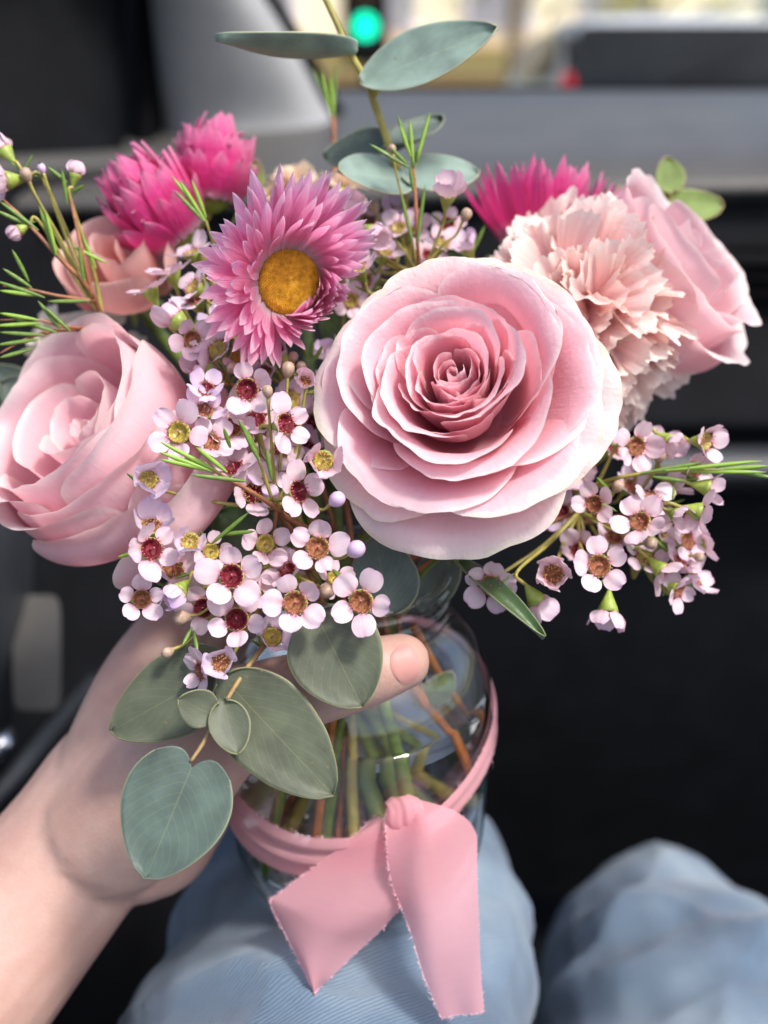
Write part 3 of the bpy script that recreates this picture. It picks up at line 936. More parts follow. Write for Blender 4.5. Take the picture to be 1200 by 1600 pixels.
PB = W(165, 1300, 31)
PM = Matrix.Translation(Vector(PB * .01))
wrist = W(150, 1320, 31.5)
chains = [
    [(W(-380, 1930, 27), 3.7), (W(-190, 1690, 29), 3.25), (W(-8, 1480, 30.5), 2.75), (W(112, 1335, 31.3), 2.5), (W(185, 1240, 31.6), 2.5)],
    # thumb
    [(W(175, 1290, 30.6), 2.2), (W(255, 1215, 29.6), 2.05), (W(345, 1135, 28.5), 1.55), (W(430, 1092, 27.7), 1.16), (W(510, 1070, 27.25), 1.0), (W(575, 1050, 27.0), .93), (W(628, 1034, 27.05), .78)],
    # index to little finger: palm bone, knuckle, wrap round the back of the jar
    [(W(175, 1240, 31), 2.0), (W(225, 1080, 31), 1.55), (J(-6.0, .6, 8.0), 1.15), (J(-5.0, 3.9, 8.4), .95), (J(-2.6, 5.3, 8.2), .82), (J(.2, 5.4, 7.8), .7)],
    [(W(170, 1260, 32), 2.0), (W(205, 1120, 33), 1.6), (J(-6.2, 1.8, 6.3), 1.15), (J(-4.9, 4.6, 6.4), .95), (J(-2.0, 5.5, 6.2), .82), (J(.9, 5.4, 5.9), .7)],
    [(W(165, 1280, 33), 2.0), (W(195, 1170, 34.5), 1.5), (J(-6.0, 2.4, 4.6), 1.1), (J(-4.6, 4.8, 4.6), .9), (J(-1.8, 5.5, 4.4), .78), (J(.7, 5.3, 4.2), .66)],
    [(W(170, 1300, 33), 1.9), (W(200, 1220, 34.5), 1.3), (J(-5.5, 2.6, 3.0), 1.0), (J(-4.3, 4.7, 3.0), .8), (J(-2.0, 5.3, 2.8), .7), (J(-.1, 5.2, 3.9), .6)],
    # web between thumb and index finger, heel of the palm
    [(W(240, 1140, 30.4), 1.6), (W(262, 1075, 30.6), 1.2), (W(262, 1035, 31), .9)],
    [(W(290, 1150, 29.4), 1.4), (W(315, 1090, 29.6), .95)],
    [(W(215, 1320, 31.5), 1.8), (W(255, 1320, 31.8), 1.5), (W(290, 1260, 31.5), 1.5)],
]
me = organic('person', chains, .13, 9, skin, PM)
person = thing('person', 'bare forearm and hand gripping the jar with jeans on the lap', 'person', PM, data=me)
nail_mat = plain('nail', (.50, .24, .21), .5, .08, 60., spec=.4)
from mathutils.bvhtree import BVHTree
bvh = BVHTree.FromPolygons([v.co[:] for v in me.vertices], [tuple(q.vertices) for q in me.polygons])
ng = 15
Pn = np.zeros((ng, ng, 3))
for i in range(ng):
    for j in range(ng):
        uu, vv = i / (ng - 1) * 2 - 1, j / (ng - 1) * 2 - 1
        k_ = math.sqrt(max(0, 1 - .5 * vv * vv)), math.sqrt(max(0, 1 - .5 * uu * uu))
        q0 = W(633 + 22 * uu * k_[0] - 6 * vv, 1037 - 31 * vv * k_[1] - 6 * uu, 20)
        lo = inv(PM, [EYE])[0] * .01
        di = inv(PM, [q0])[0] * .01 - lo
        hit = bvh.ray_cast(Vector(lo), Vector(di).normalized())
        hp = np.array(hit[0]) * 100 if hit[0] is not None else inv(PM, [W(630, 1038, 26.5)])[0]
        rr_n = max(abs(uu), abs(vv))
        Pn[i, j] = hp + D(.1, 0, 1) * (.025 * (1 - rr_n ** 6) + .012)
nl = link('thumb_nail', grid('thumb_nail', Pn[..., 0], Pn[..., 1], Pn[..., 2], nail_mat), person)
# dark cuff at the lowest corner
cu = [(W(-60, 1660, 29.3), 3.75), (W(-20, 1600, 29.6), 3.72), (W(-8, 1583, 29.7), 3.5)]
V, F = tube_vf(inv(PM, [c[0] for c in cu]), [c[1] for c in cu], 28, 4)
link('sleeve_cuff', mesh('sleeve_cuff', V, F, MAT['plastic_black']), person)

den, t, bs, o_ = base_mat('denim')
tc = N(den, 'ShaderNodeTexCoord')
n1 = N(den, 'ShaderNodeTexNoise', i_Scale=16., i_Detail=5.)
t.links.new(tc.outputs['Object'], n1.inputs['Vector'])
r1 = ramp(den, [(.28, (.04, .068, .112)), (.5, (.105, .16, .225)), (.72, (.22, .285, .34))])
t.links.new(n1.outputs[0], r1.inputs[0])
mp = N(den, 'ShaderNodeMapping'); mp.inputs['Rotation'].default_value = (0, 0, .95)
t.links.new(tc.outputs['Object'], mp.inputs[0])
wv = N(den, 'ShaderNodeTexWave', i_Scale=300., i_Distortion=1.6, i_Detail=2.)
wv.inputs['Detail Scale'].default_value = 2.
t.links.new(mp.outputs[0], wv.inputs['Vector'])
rw = ramp(den, [(.2, (.84, .86, .88)), (.8, (1.12, 1.11, 1.10))])
t.links.new(wv.outputs[0], rw.inputs[0])
mx = N(den, 'ShaderNodeMix', data_type='RGBA', blend_type='MULTIPLY', i_0=1.)
t.links.new(r1.outputs[0], mx.inputs[6]); t.links.new(rw.outputs[0], mx.inputs[7])
t.links.new(mx.outputs[2], bs.inputs['Base Color'])
bs.inputs['Roughness'].default_value = .9
bs.inputs['Sheen Weight'].default_value = .2
bp = N(den, 'ShaderNodeBump', i_Strength=.5, i_Distance=.0008)
t.links.new(wv.outputs[0], bp.inputs['Height']); t.links.new(bp.outputs[0], bs.inputs['Normal'])
chains = [
    [(J(-4.5, -26, -8.5), 7.8), (J(-2.2, -12, -7.4), 7.0), (J(-.6, 0, -6.9), 6.8), (J(.2, 6, -8.6), 6.3), (J(.8, 10, -13.5), 5.8), (J(1, 13, -24), 5.2), (J(1, 15, -40), 4.8)],
    [(J(11, -26, -14.5), 8.0), (J(12.8, -12, -14.6), 7.4), (J(14.2, 0, -15.6), 7.0), (J(15.2, 8, -17.5), 6.6), (J(15.5, 13, -21), 6.0), (J(15, 17, -32), 5.4), (J(14, 19, -42), 5.0)],
]
me = organic('jeans', chains, .35, 4, den, PM)
V = np.array([v.co[:] for v in me.vertices]) * 100
Nn = np.array([v.normal[:] for v in me.vertices])
def fold(x, sharp=2.2):
    return 1 - np.abs(np.sin(x)) ** (1 / sharp)
wx = V[:, 0] + 1.2 * np.sin(V[:, 1] * .35) ; wy = V[:, 1] + 1.6 * np.sin(V[:, 0] * .33 + .5) + .5 * np.sin(V[:, 0] * 1.1)
h = .55 * fold(wy * .30 + wx * .14) * (.5 + .5 * np.sin(V[:, 0] * .3 + .6)) + .32 * fold(wx * .42 - wy * .22 + .8) + .20 * fold(wy * .75 - wx * .3) * (.5 + .5 * np.sin(V[:, 1] * .3)) + .10 * np.sin(V[:, 1] * 1.7 + V[:, 2] * .8 + 1.5 * np.sin(V[:, 0] * .4))
V = (V + Nn * (h * 1.6 - .05)[:, None]) * .01
me.vertices.foreach_set('co', V.ravel())
jeans = link('jeans', me, person)
jeans['label'] = 'faded light blue denim jeans'
# ------------------------------------------------------------------ flowers
MOUTH = JT - np.array([0, 0, .6])
def stem_path(start, back, k, foot=None):
    """from a flower base, down through the jar mouth to the jar foot"""
    rng = random.Random(k * 7 + 1)
    start = np.asarray(start, float)
    a = rng.uniform(0, 6.28)
    m = MOUTH + np.array([math.cos(a), math.sin(a), 0]) * rng.uniform(.4, 1.9)
    n_ = MOUTH - np.array([0, 0, 2.2]) + np.array([math.cos(a + .3), math.sin(a + .3), 0]) * rng.uniform(.2, 1.4)
    f = foot if foot is not None else J(3.2 * math.cos(a + 3.1) * rng.uniform(.6, 1), 3.2 * math.sin(a + 3.1) * rng.uniform(.6, 1), 1.0)
    b1 = start + back * 1.3
    return [start, b1, b1 * .45 + m * .55 + np.array([0, 0, .4]), m, n_, n_ * .5 + f * .5, f]

def add_stem(root, M, P, R, mat, name='stem', sides=8):
    V, F = tube_vf(inv(M, P), R, sides, 6)
    return link(name, mesh(name, V, F, mat), root)

def rose_petal(rng, R, H, w, roll, rnd=.25, rip=.05, tuck=0., belly=.92, Lr=.5, nu=65, nt=42, edgein=0., b0=.28, zb=0., kink=0., low=.08, body=.8, asym=0.):
    u = np.sin(np.linspace(-1, 1, nu) * math.pi / 2 * .94)[:, None] / math.sin(math.pi / 2 * .94); t = np.linspace(0, 1, nt)[None, :]
    tm = .40 + .60 * np.clip(1 - np.abs(u) ** (2.2 + 2.4 * (.5 - rnd)), 0, 1) ** .5 + .012 * wob(rng, u, 0 * u, 7) + .02 * np.exp(-(u / .12) ** 2) * kink - asym * u * .06
    s = t * tm
    q = np.clip(s / body, 0, 1)
    P0, P1, P2, P3 = (b0, zb), (R * belly * .95, zb + low * (H - zb)), (R * belly, zb + (H - zb) * .62), (R, H)
    B = lambda i: (1 - q) ** 3 * P0[i] + 3 * q * (1 - q) ** 2 * P1[i] + 3 * q * q * (1 - q) * P2[i] + q ** 3 * P3[i]
    r, z = B(0), B(1)
    T = nrm([P3[0] - P2[0], P3[1] - P2[1]])
    e = np.clip((s - body) / (1 - body), 0, 1)
    al = roll * (1 + .40 * wob(rng, u, 0 * u, 3.2)) * (1 - .35 * np.abs(u) ** 2)
    al = np.where(np.abs(al) < .02, .02, al)
    ln = Lr * (1 + .12 * wob(rng, u, 0 * u, 3))
    along = ln / al * np.sin(al * e); perp = ln / al * (1 - np.cos(al * e))
    r = r + T[0] * along + T[1] * perp
    z = z + T[1] * along - T[0] * perp
    r = r * (1 - edgein * u ** 2 * s) + tuck * u * s
    k = s ** 2
    r = r + rip * k * wob(rng, u, t, 5, 1.5) + rip * .6 * s ** 5 * wob(rng, u, t, 8, 2) + rip * .22 * s ** 9 * wob(rng, u, t, 19, 2)
    z = z + rip * .8 * k * wob(rng, u, t, 4, 1.5) + rip * .6 * s ** 5 * wob(rng, u, t, 9, 2) + rip * .22 * s ** 9 * wob(rng, u, t, 21, 2)
    ang = u * w * 1.12 * (.62 + .38 * q ** .7)
    # flatten curved cross-section slightly so that petals read as separate sheets
    x, y = r * np.cos(ang), r * np.sin(ang)
    uv = np.stack([np.repeat((u + 1) / 2, nt, 1), np.repeat(t, nu, 0)], -1)
    return x, y, z + 0 * x, uv

def rose(name, label, o, n, roll, petals, seed, mats, scale=1., foot=None, k=1, smat='stem_green'):
    M = frame(o, n, roll)
    root = thing(name, label, 'rose', M)
    rng = np.random.default_rng(seed)
    for p in petals:
        th = math.radians(p[0])
        kw = dict(p[5]) if len(p) > 5 else {}
        mt = kw.pop('mat', mats)
        x, y, z, uv = rose_petal(rng, p[1] * scale, p[2] * scale, math.radians(p[3]), math.radians(p[4]), **kw)
        c, s = math.cos(th), math.sin(th)
        jr = min(1., p[1] / 1.2)
        tx, ty = rng.normal(0, .045 * jr), rng.normal(0, .045 * jr)
        X2, Y2 = x * c - y * s + rng.normal(0, .05 * jr), x * s + y * c + rng.normal(0, .05 * jr)
        link('petal', grid('petal', X2 + tx * z, Y2 + ty * z, z - tx * X2 - ty * Y2, MAT[mt], uv), root)
    # hip and sepals
    X, Y, Z = lathe([(.01, -.75), (.22, -.72), (.36, -.5), (.42, -.25), (.36, .0), (.3, .15)], 16)
    link('hip', grid('hip', X * scale, Y * scale, Z * scale, MAT['calyx'], cu=True), root)
    for i in range(5):
        g = i * 1.2566
        uu = np.linspace(-1, 1, 5)[:, None]; tt = np.linspace(0, 1, 9)[None, :]
        wd = .26 * (1 - tt) ** .7 * (.5 + tt) * 1.4
        rr = .36 + .9 * tt * .5; zz = -.1 - 1.1 * tt + .2 * tt ** 2 + 0 * uu
        xs, ys = rr + 0 * uu, uu * wd
        link('sepal', grid('sepal', (xs * math.cos(g) - ys * math.sin(g)) * scale, (xs * math.sin(g) + ys * math.cos(g)) * scale, zz * scale, MAT['leaf_fresh']), root)
    ax = -nrm(n)
    st = np.asarray(o) + ax * .6 * scale
    add_stem(root, M, stem_path(st, ax, k, foot), .24, MAT[smat])
    return root

# --- the large open rose facing the camera
pet = []
rr_ = random.Random(11)
# bud
for i, (R, H, w, ro) in enumerate([(.13, 2.90, 120, -30), (.20, 2.96, 90, -30), (.27, 3.00, 84, -28), (.34, 3.03, 80, -24), (.42, 3.04, 80, -18), (.50, 3.05, 78, -10)]):
    pet.append((80 + i * 137 + 25 * math.sin(i * 2.3), R, H, w, ro, dict(rip=.03, tuck=.07, belly=1.25, Lr=.16, rnd=.18, body=.88, b0=.12)))
th = 200
spiral = [  # R, H, half width, roll
    (.58, 3.02, 80, 4), (.68, 3.04, 78, 14), (.78, 3.04, 74, 16), (.90, 3.04, 72, 24), (1.02, 3.03, 70, 22), (1.14, 3.02, 68, 30), (1.28, 3.00, 66, 30), (1.42, 2.97, 64, 36), (1.56, 2.93, 64, 34), (1.70, 2.88, 62, 40), (1.86, 2.83, 62, 38), (2.02, 2.77, 60, 44), (2.18, 2.70, 60, 42), (2.34, 2.60, 59, 48), (2.52, 2.50, 58, 46), (2.70, 2.38, 58, 52)]
for i, (R, H, w, ro) in enumerate(spiral):
    pet.append((th, R + rr_.uniform(-.05, .06), H + rr_.uniform(-.07, .06), w + 8, ro, dict(rip=.045 + .005 * i, tuck=.10 + .016 * i, belly=.95 if i < 4 else .80, Lr=.30 + .03 * i, rnd=.27, kink=3 if i % 3 == 0 else 0, edgein=.05, asym=rr_.uniform(-3, 3), body=.74)))
    th += 137.5 + rr_.uniform(-7, 7)
for i in range(13):
    R = 1.0 + .13 * i + rr_.uniform(-.05, .05)
    pet.append((i * 97 + 40, R, 3.06 - .05 * i - .012 * i * i * .35, rr_.uniform(38, 48), rr_.uniform(12, 34), dict(rip=.06, tuck=.12 * (1 if i % 2 else -1), belly=.86, Lr=.34 + .02 * i, rnd=.3, kink=3 * (i % 2), edgein=.03, asym=rr_.uniform(-3, 3), body=.78)))
for g, R, w in ((285, .66, 62), (325, .78, 58), (250, .86, 58), (300, .98, 60), (345, 1.1, 52)):
    pet.append((g, R, 3.0, w, 14, dict(rip=.045, tuck=.09, belly=.95, Lr=.3, rnd=.3, body=.8, asym=rr_.uniform(-2, 2))))
outerp = [  # deg, R, H, half width, roll
    (250, 2.85, 2.15, 60, 56), (350, 2.95, 2.15, 58, 46), (140, 2.62, 2.25, 56, 52), (62, 2.65, 2.2, 58, 42),
    (15, 2.9, 2.25, 46, 38), (300, 3.05, 2.05, 48, 50), (190, 2.85, 2.05, 46, 58), (90, 2.85, 2.1, 46, 42), (325, 3.30, 1.70, 56, 46), (28, 3.10, 1.7, 52, 44), (105, 2.95, 1.8, 50, 50), (172, 3.05, 1.75, 50, 74), (272, 3.66, 1.30, 54, 80), (218, 3.2, 1.5, 42, 56), (65, 3.25, 1.4, 46, 44), (350, 3.45, 1.2, 48, 52)]
for i, (g, R, H, w, ro) in enumerate(outerp):
    pet.append((g, R, H, w, ro, dict(rip=.11 if i > 6 else .07, tuck=.2 * (1 if i % 2 else -1), belly=.70, Lr=.85 if i > 6 else .74, rnd=.25, kink=1, edgein=.05, mat='rose_outer' if i > 6 else 'rose', low=.04, nu=65, nt=44, body=.72, asym=rr_.uniform(-1.5, 1.5))))
ro_ = W(722, 648, 27.6)
rose('rose', 'large open pale pink rose facing forward at the centre', ro_, D(-.16, .30, 1), 0, pet, 5, 'rose', .975, k=2)

# --- rose at the left edge, half turned
pet = []
rr_ = random.Random(5)
for i, (R, H, w, ro) in enumerate([(.2, 2.0, 140, -20), (.34, 2.1, 110, -10), (.52, 2.2, 95, 0), (.72, 2.35, 85, 10), (.95, 2.45, 80, 18), (1.2, 2.55, 76, 22), (1.45, 2.62, 72, 26), (1.7, 2.68, 68, 32)]):
    pet.append((70 + i * 137, R, H, w, ro, dict(rip=.05, tuck=.14, belly=1.05, Lr=.34, rnd=.26, body=.8, asym=rr_.uniform(-2, 2), kink=2 * (i % 2))))
for g, R, H, w, ro, L in ((150, 2.0, 2.62, 66, 70, .7), (30, 1.95, 2.85, 66, 34, .6), (268, 2.05, 2.6, 68, 42, .6), (335, 2.25, 2.75, 62, 38, .6), (205, 2.35, 2.35, 60, 100, .95), (88, 2.3, 2.7, 62, 48, .65), (165, 2.45, 2.2, 58, 120, 1.0), (290, 2.5, 2.35, 60, 66, .55), (240, 2.55, 2.1, 56, 80, .6), (345, 2.75, 2.0, 54, 66, .7), (325, 3.5, 1.2, 50, 50, .7), (275, 2.95, 1.3, 46, 70, .6)):
    pet.append((g, R, H, w, ro, dict(rip=.07, tuck=.18, belly=1.08, Lr=L, rnd=.22, kink=1, low=-.06, nu=57, nt=42, body=.78)))
rose('rose', 'pale pink rose at the left edge turned half sideways', W(236, 748, 30.6), D(-.50, .50, .70), 0, pet, 8, 'rose_left', 1.28, k=3)

# --- rose behind the carnation on the right
pet = []
for i, (R, H, w, ro) in enumerate([(.3, 2.9, 120, -10), (.6, 3.0, 95, 5), (.95, 3.05, 80, 20), (1.3, 3.0, 72, 30), (1.65, 2.9, 66, 40), (1.95, 2.8, 62, 45)]):
    pet.append((10 + i * 137, R, H, w, ro, dict(rip=.05, tuck=.1, belly=1.1, Lr=.3, rnd=.22)))
for g, R, H, w, ro, L in ((0, 2.4, 2.4, 56, 80, .8), (60, 2.5, 2.3, 56, 70, .8), (120, 2.4, 2.4, 56, 60, .7), (180, 2.4, 2.5, 56, 50, .6), (300, 2.5, 2.3, 56, 80, .8), (240, 2.5, 2.4, 56, 60, .7), (330, 2.9, 1.6, 52, 95, 1.), (270, 3.0, 1.5, 50, 100, 1.), (25, 3.0, 1.6, 50, 90, .9)):
    pet.append((g, R, H, w, ro, dict(rip=.08, tuck=.15, belly=1.0, Lr=L, rnd=.2, kink=1, low=.0)))
rose('rose', 'pink rose behind the carnation at the right', W(955, 486, 32.8), D(.60, .50, .50), .6, pet, 9, 'rose_right', 1.12, k=4)

# --- salmon rose behind the left rose, mostly hidden
pet = []
for i, (R, H, w, ro) in enumerate([(.4, 2.5, 110, 0), (.8, 2.6, 85, 15), (1.2, 2.5, 72, 30), (1.6, 2.4, 64, 40), (2.0, 2.2, 58, 60), (2.0, 2.2, 58, 60), (2.1, 2.0, 56, 70)]):
    pet.append((50 + i * 137, R, H, w, ro, dict(rip=.06, tuck=.1, belly=1.05, Lr=.35, rnd=.22, nu=23, nt=24)))
MAT['rose_salmon'] = petal_mat('salmon_petal', [(0, (.7, .5, .3)), (.4, (.80, .36, .34)), (1, (.86, .58, .52))], .4)
rose('rose', 'small salmon rose half hidden behind the left rose', W(215, 462, 33), D(-.2, .5, .8), .3, pet, 12, 'rose_salmon', .85, k=5)

# --- carnations
def carn_petal(rng, L, w, mat):
    nu, nt = 45, 18
    u = np.linspace(-1, 1, nu)[:, None]; t = np.linspace(0, 1, nt)[None, :]
    teeth = .035 * np.abs(((np.linspace(0, 13, nu) + rng.uniform(0, 1)) % 1) - .5)[:, None] * 2 + .010 * rng.normal(0, 1, (nu, 1))
    tm = 1 - .30 * np.abs(u) ** 2.4 + teeth + .05 * wob(rng, u, 0 * u, 5)
    s = t * tm
    half = w * (.10 + .9 * np.clip(s, 0, 1.2) ** 1.5)
    x = u * half
    y = s * L
    amp = .17 * L * s ** 2.0
    z = amp * (wob(rng, u, t, 3.4, 1.2) + .30 * wob(rng, u, t, 8, 2.)) * .95
    x = x + .12 * s ** 3 * wob(rng, u, t, 9, 2)
    z = z - .5 * L * np.clip(s - .5, 0, 1) ** 1.5 * rng.uniform(.2, 1.7)      # tip bends out
    z = z + .25 * u ** 2 * s * rng.uniform(-.3, 1)
    uv = np.stack([np.repeat((u + 1) / 2, nt, 1), np.repeat(t, nu, 0)], -1)
    return grid('petal', x, y, z + 0 * x, mat, uv)

def carnation(label, o, n, roll, R, count, seed, mat, k, tilt=(6, 108)):
    M = frame(o, n, roll)
    root = thing('carnation', label, 'carnation', M)
    rng = np.random.default_rng(seed)
    var = [carn_petal(rng, R, R * .56, MAT[mat]) for _ in range(12)]
    for i in range(count):
        f = (i + .5) / count
        al = math.radians(tilt[0] + (tilt[1] - tilt[0]) * f ** .8 + rng.uniform(-13, 13))
        th = i * 2.39996 + rng.uniform(-.25, .25)
        d = Vector((math.sin(al) * math.cos(th), math.sin(al) * math.sin(th), math.cos(al)))
        up = Vector((-math.cos(al) * math.cos(th), -math.cos(al) * math.sin(th), math.sin(al)))
        xx = d.cross(up)
        tw = rng.uniform(-.8, .8) + (rng.uniform(-1.6, 1.6) if f < .6 else 0)
        q = Matrix.Rotation(tw, 3, d)
        xx, up = q @ xx, q @ up
        sc = (.74 + .22 * f) * rng.uniform(.86, 1.1)
        m4 = Matrix([[xx.x * sc, d.x * sc, up.x * sc, 0], [xx.y * sc, d.y * sc, up.y * sc, 0], [xx.z * sc, d.z * sc, up.z * sc, .0012 * math.sin(i)], [0, 0, 0, 1]])
        link('petal', var[i % len(var)], root, m4)
    X, Y, Z = lathe([(.01, -1.9), (.35, -1.85), (.48, -1.5), (.5, -.8), (.42, -.2), (.3, .3)], 14)
    link('calyx', grid('calyx', X, Y, Z, MAT['calyx'], cu=True), root)
    ax = -nrm(n)
    add_stem(root, M, stem_path(np.asarray(o) + ax * 1.8, ax, k), .2, MAT['stem_green'])
    return root
carnation('ruffled cream and blush carnation right of the large rose', W(903, 498, 30.8), D(.06, .16, 1), 0, 3.95, 115, 3, 'carnation', 11)
carnation('cream carnation peeping out behind the left rose', W(130, 560, 34), D(-.5, .5, .4), 0, 2.3, 34, 6, 'carnation_cream', 12)
MAT['peach'] = petal_mat('peach_carnation_petal', [(0, (.7, .5, .3)), (.5, (.80, .55, .38)), (1, (.86, .72, .55))], .4, vein=(55., 2.), bump=.5)
carnation('small peach carnation behind the yellow centred daisy', W(455, 300, 35), D(-.1, .8, .5), 0, 1.15, 22, 7, 'peach', 13)
carnation('small peach carnation beside the upright eucalyptus stem', W(532, 300, 35.5), D(.1, .8, .4), 0, 1.25, 22, 8, 'peach', 14)

# --- paper daisies
def bract(rng, L, w, mat, curl, tipw=.12, nu=9, nt=16):
    u = np.linspace(-1, 1, nu)[:, None]; t = np.linspace(0, 1, nt)[None, :]
    half = w * (.30 + .95 * np.sin(np.pi * np.clip(t, 0, 1) ** .75 * .86 + .05)) * np.clip((1 - t) / .24, 0, 1) ** .55
    x = u * half * .9
    cup = .10
    z = cup * w * 2 * (u ** 2) * (.4 + .6 * t) + .028 * w * 2 * np.sin(u * 11 + rng.uniform(0, 6)) * t + curl * t ** 2 * L
    y = L * (t - .25 * abs(curl) * t ** 3) + .0 * u
    x = x + .06 * L * rng.uniform(-1, 1) * t ** 2
    uv = np.stack([np.repeat((u + 1) / 2, nt, 1), np.repeat(t, nu, 0)], -1)
    return grid('petal', x, y, z + 0 * x, mat, uv)

def paper_daisy(label, o, n, roll, layers, rd, seed, mat, k, disc=True, lean=None, elev_fn=None, name='paper_daisy'):
    """layers: (count, length, half width, elevation deg, base radius, base z)"""
    M = frame(o, n, roll)
    root = thing(name, label, 'daisy', M)
    rng = np.random.default_rng(seed)
    for li, (cnt, L, w, ev, br, bz) in enumerate(layers):
        var = [bract(rng, L, w, MAT[mat], rng.uniform(.05, .22)) for _ in range(5)]
        curled = [bract(rng, L * .9, w * .95, MAT[mat], rng.uniform(.45, .7)) for _ in range(3)]
        for i in range(cnt):
            th = 2 * math.pi * (i + .5 * (li % 2)) / cnt + rng.uniform(-.06, .06)
            e = ev + rng.uniform(-5, 5)
            ex, cu_, ls = (elev_fn(th, li) if elev_fn else (0, False, 1))
            e = math.radians(e + ex)
            d = Vector((math.cos(e) * math.cos(th), math.cos(e) * math.sin(th), math.sin(e)))
            up = Vector((-math.sin(e) * math.cos(th), -math.sin(e) * math.sin(th), math.cos(e)))
            xx = d.cross(up)
            q = Matrix.Rotation(rng.uniform(-.2, .2), 3, d)
            xx, up = q @ xx, q @ up
            sc = rng.uniform(.9, 1.08) * ls
            m4 = Matrix([[xx.x * sc, d.x * sc, up.x * sc, math.cos(th) * br * .01], [xx.y * sc, d.y * sc, up.y * sc, math.sin(th) * br * .01], [xx.z * sc, d.z * sc, up.z * sc, bz * .01], [0, 0, 0, 1]])
            link('petal', (curled if cu_ else var)[rng.integers(0, 3)], root, m4)
    if disc:
        prof_ = [(.01, .30), (rd * .12, .295), (rd * .4, .30), (rd * .75, .24), (rd * .93, .12), (rd, -.05), (rd * .9, -.2)]
        X, Y, Z = lathe(prof_, 40)
        dm = link('disc', grid('disc', X, Y, Z, MAT['disc'], cu=True), root)
        # each floret is a tiny nub in a spiral
        V, F = [], []
        nfl = 900
        for i in range(nfl):
            r_ = rd * .985 * math.sqrt((i + .5) / nfl); a_ = i * 2.39996
            zz = float(np.interp(r_ / rd, [0, .12, .4, .75, .93, 1], [.295, .295, .30, .24, .12, -.02]))
            c_ = np.array([r_ * math.cos(a_), r_ * math.sin(a_), zz])
            h_ = .055 * rng.uniform(.6, 1.4) * (.4 if r_ < rd * .1 else 1); s_ = .026
            b0 = len(V)
            ax_ = nrm([math.cos(a_) * r_ * .5 / rd, math.sin(a_) * r_ * .5 / rd, 1])
            e1 = nrm(np.cross(ax_, [0, 1, .1])); e2 = np.cross(ax_, e1)
            V += [tuple(c_ + e1 * s_), tuple(c_ + e2 * s_), tuple(c_ - e1 * s_), tuple(c_ - e2 * s_), tuple(c_ + ax_ * h_)]
            F += [(b0, b0 + 1, b0 + 4), (b0 + 1, b0 + 2, b0 + 4), (b0 + 2, b0 + 3, b0 + 4), (b0 + 3, b0, b0 + 4)]
        fl = link('florets', mesh('florets', V, F, MAT['disc_floret'], smooth=False), dm)
        fl['kind'] = 'stuff'
    X, Y, Z = lathe([(.01, -.6), (.3, -.55), (.62, -.3), (.75, -.05), (.7, .05)], 18)
    link('calyx', grid('calyx', X, Y, Z, MAT['calyx'], cu=True), root)
    ax = -nrm(n)
    add_stem(root, M, stem_path(np.asarray(o) + ax * .5, ax, k), .16, MAT['stem_olive'])
    return root

def lift(th, li):
    # petals on the lower right side stand up and lean over the disc
    g = math.cos(th - math.radians(-40))
    return (50 * max(0, min(1, (g - .05) / .6)), False, 1 - .24 * max(0, g) + .12 * max(0, -g))
paper_daisy('pink paper daisy with a yellow orange centre above the wax flowers', W(452, 442, 27.6), D(.44, -.26, .9), 0,
            [(32, 1.7, .125, 54, .88, .0), (40, 2.15, .15, 45, .92, -.05), (42, 2.4, .155, 36, .92, -.12), (40, 2.5, .16, 27, .88, -.2)], .92, 21, 'daisy', 21, elev_fn=lift)
shut = [(14, 1.5, .24, 88, .35, .0), (18, 1.9, .27, 84, .5, -.02), (20, 2.1, .28, 76, .62, -.05), (20, 2.0, .28, 66, .7, -.1), (18, 1.6, .27, 52, .75, -.16), (14, 1.1, .24, 30, .72, -.22)]
def shutfn(th, li):
    return (16, li < 3, 1)
paper_daisy('hot pink half closed daisy at the far upper left', W(275, 362, 32.2), D(-.50, .62, .40), 0, [(int(c * 1.3), L * 1.45, w * 1.2, e + 8, b * 1.4, z) for c, L, w, e, b, z in shut], .8, 22, 'daisy_hot', 22, disc=False, elev_fn=shutfn)
paper_daisy('hot pink half closed daisy behind the other, slightly higher', W(328, 305, 33.4), D(.12, .9, .15), 0, [(int(c * 1.3), L * 1.35, w * 1.15, e + 8, b * 1.3, z) for c, L, w, e, b, z in shut], .8, 23, 'daisy_hot', 23, disc=False, elev_fn=shutfn)
paper_daisy('hot pink spiky daisy behind the carnation', W(842, 378, 33.2), D(.05, .97, .05), 0, [(16, 2.0, .17, 84, .6, 0), (22, 2.3, .19, 74, .9, -.03), (26, 2.45, .2, 62, 1.1, -.06), (26, 2.4, .2, 48, 1.2, -.1)], .9, 24, 'daisy_hot', 24, disc=False)

# --- wax flower parts (shared meshes)
WR = np.random.default_rng(33)
def wax_petal(rng, L, w, cup, mat):
    nu, nt = 9, 10
    u = np.linspace(-1, 1, nu)[:, None]; t = np.linspace(0, 1, nt)[None, :]
    half = w * np.sqrt(np.clip(1 - ((t - .56) / .56) ** 2, 0, 1)) * (1 - .0 * t) + .05 * (1 - t)
    half = half * (1 + .12 * wob(rng, 0 * t, t, 1, 5))
    x = u * half
    y = L * t * (1 - .06 * np.abs(u) ** 2) + .015 * wob(rng, u, t, 4, 2) - rng.uniform(0, .07) * L * np.exp(-(u / .3) ** 2) * t ** 6
    z = cup * (t ** 2) * L + .28 * cup * u ** 2 * w + .05 * wob(rng, u, t, 3, 3)
    uv = np.stack([np.repeat((u + 1) / 2, nt, 1), np.repeat(t, nu, 0)], -1)
    return grid('petal', x, y, z + 0 * x, mat, uv)
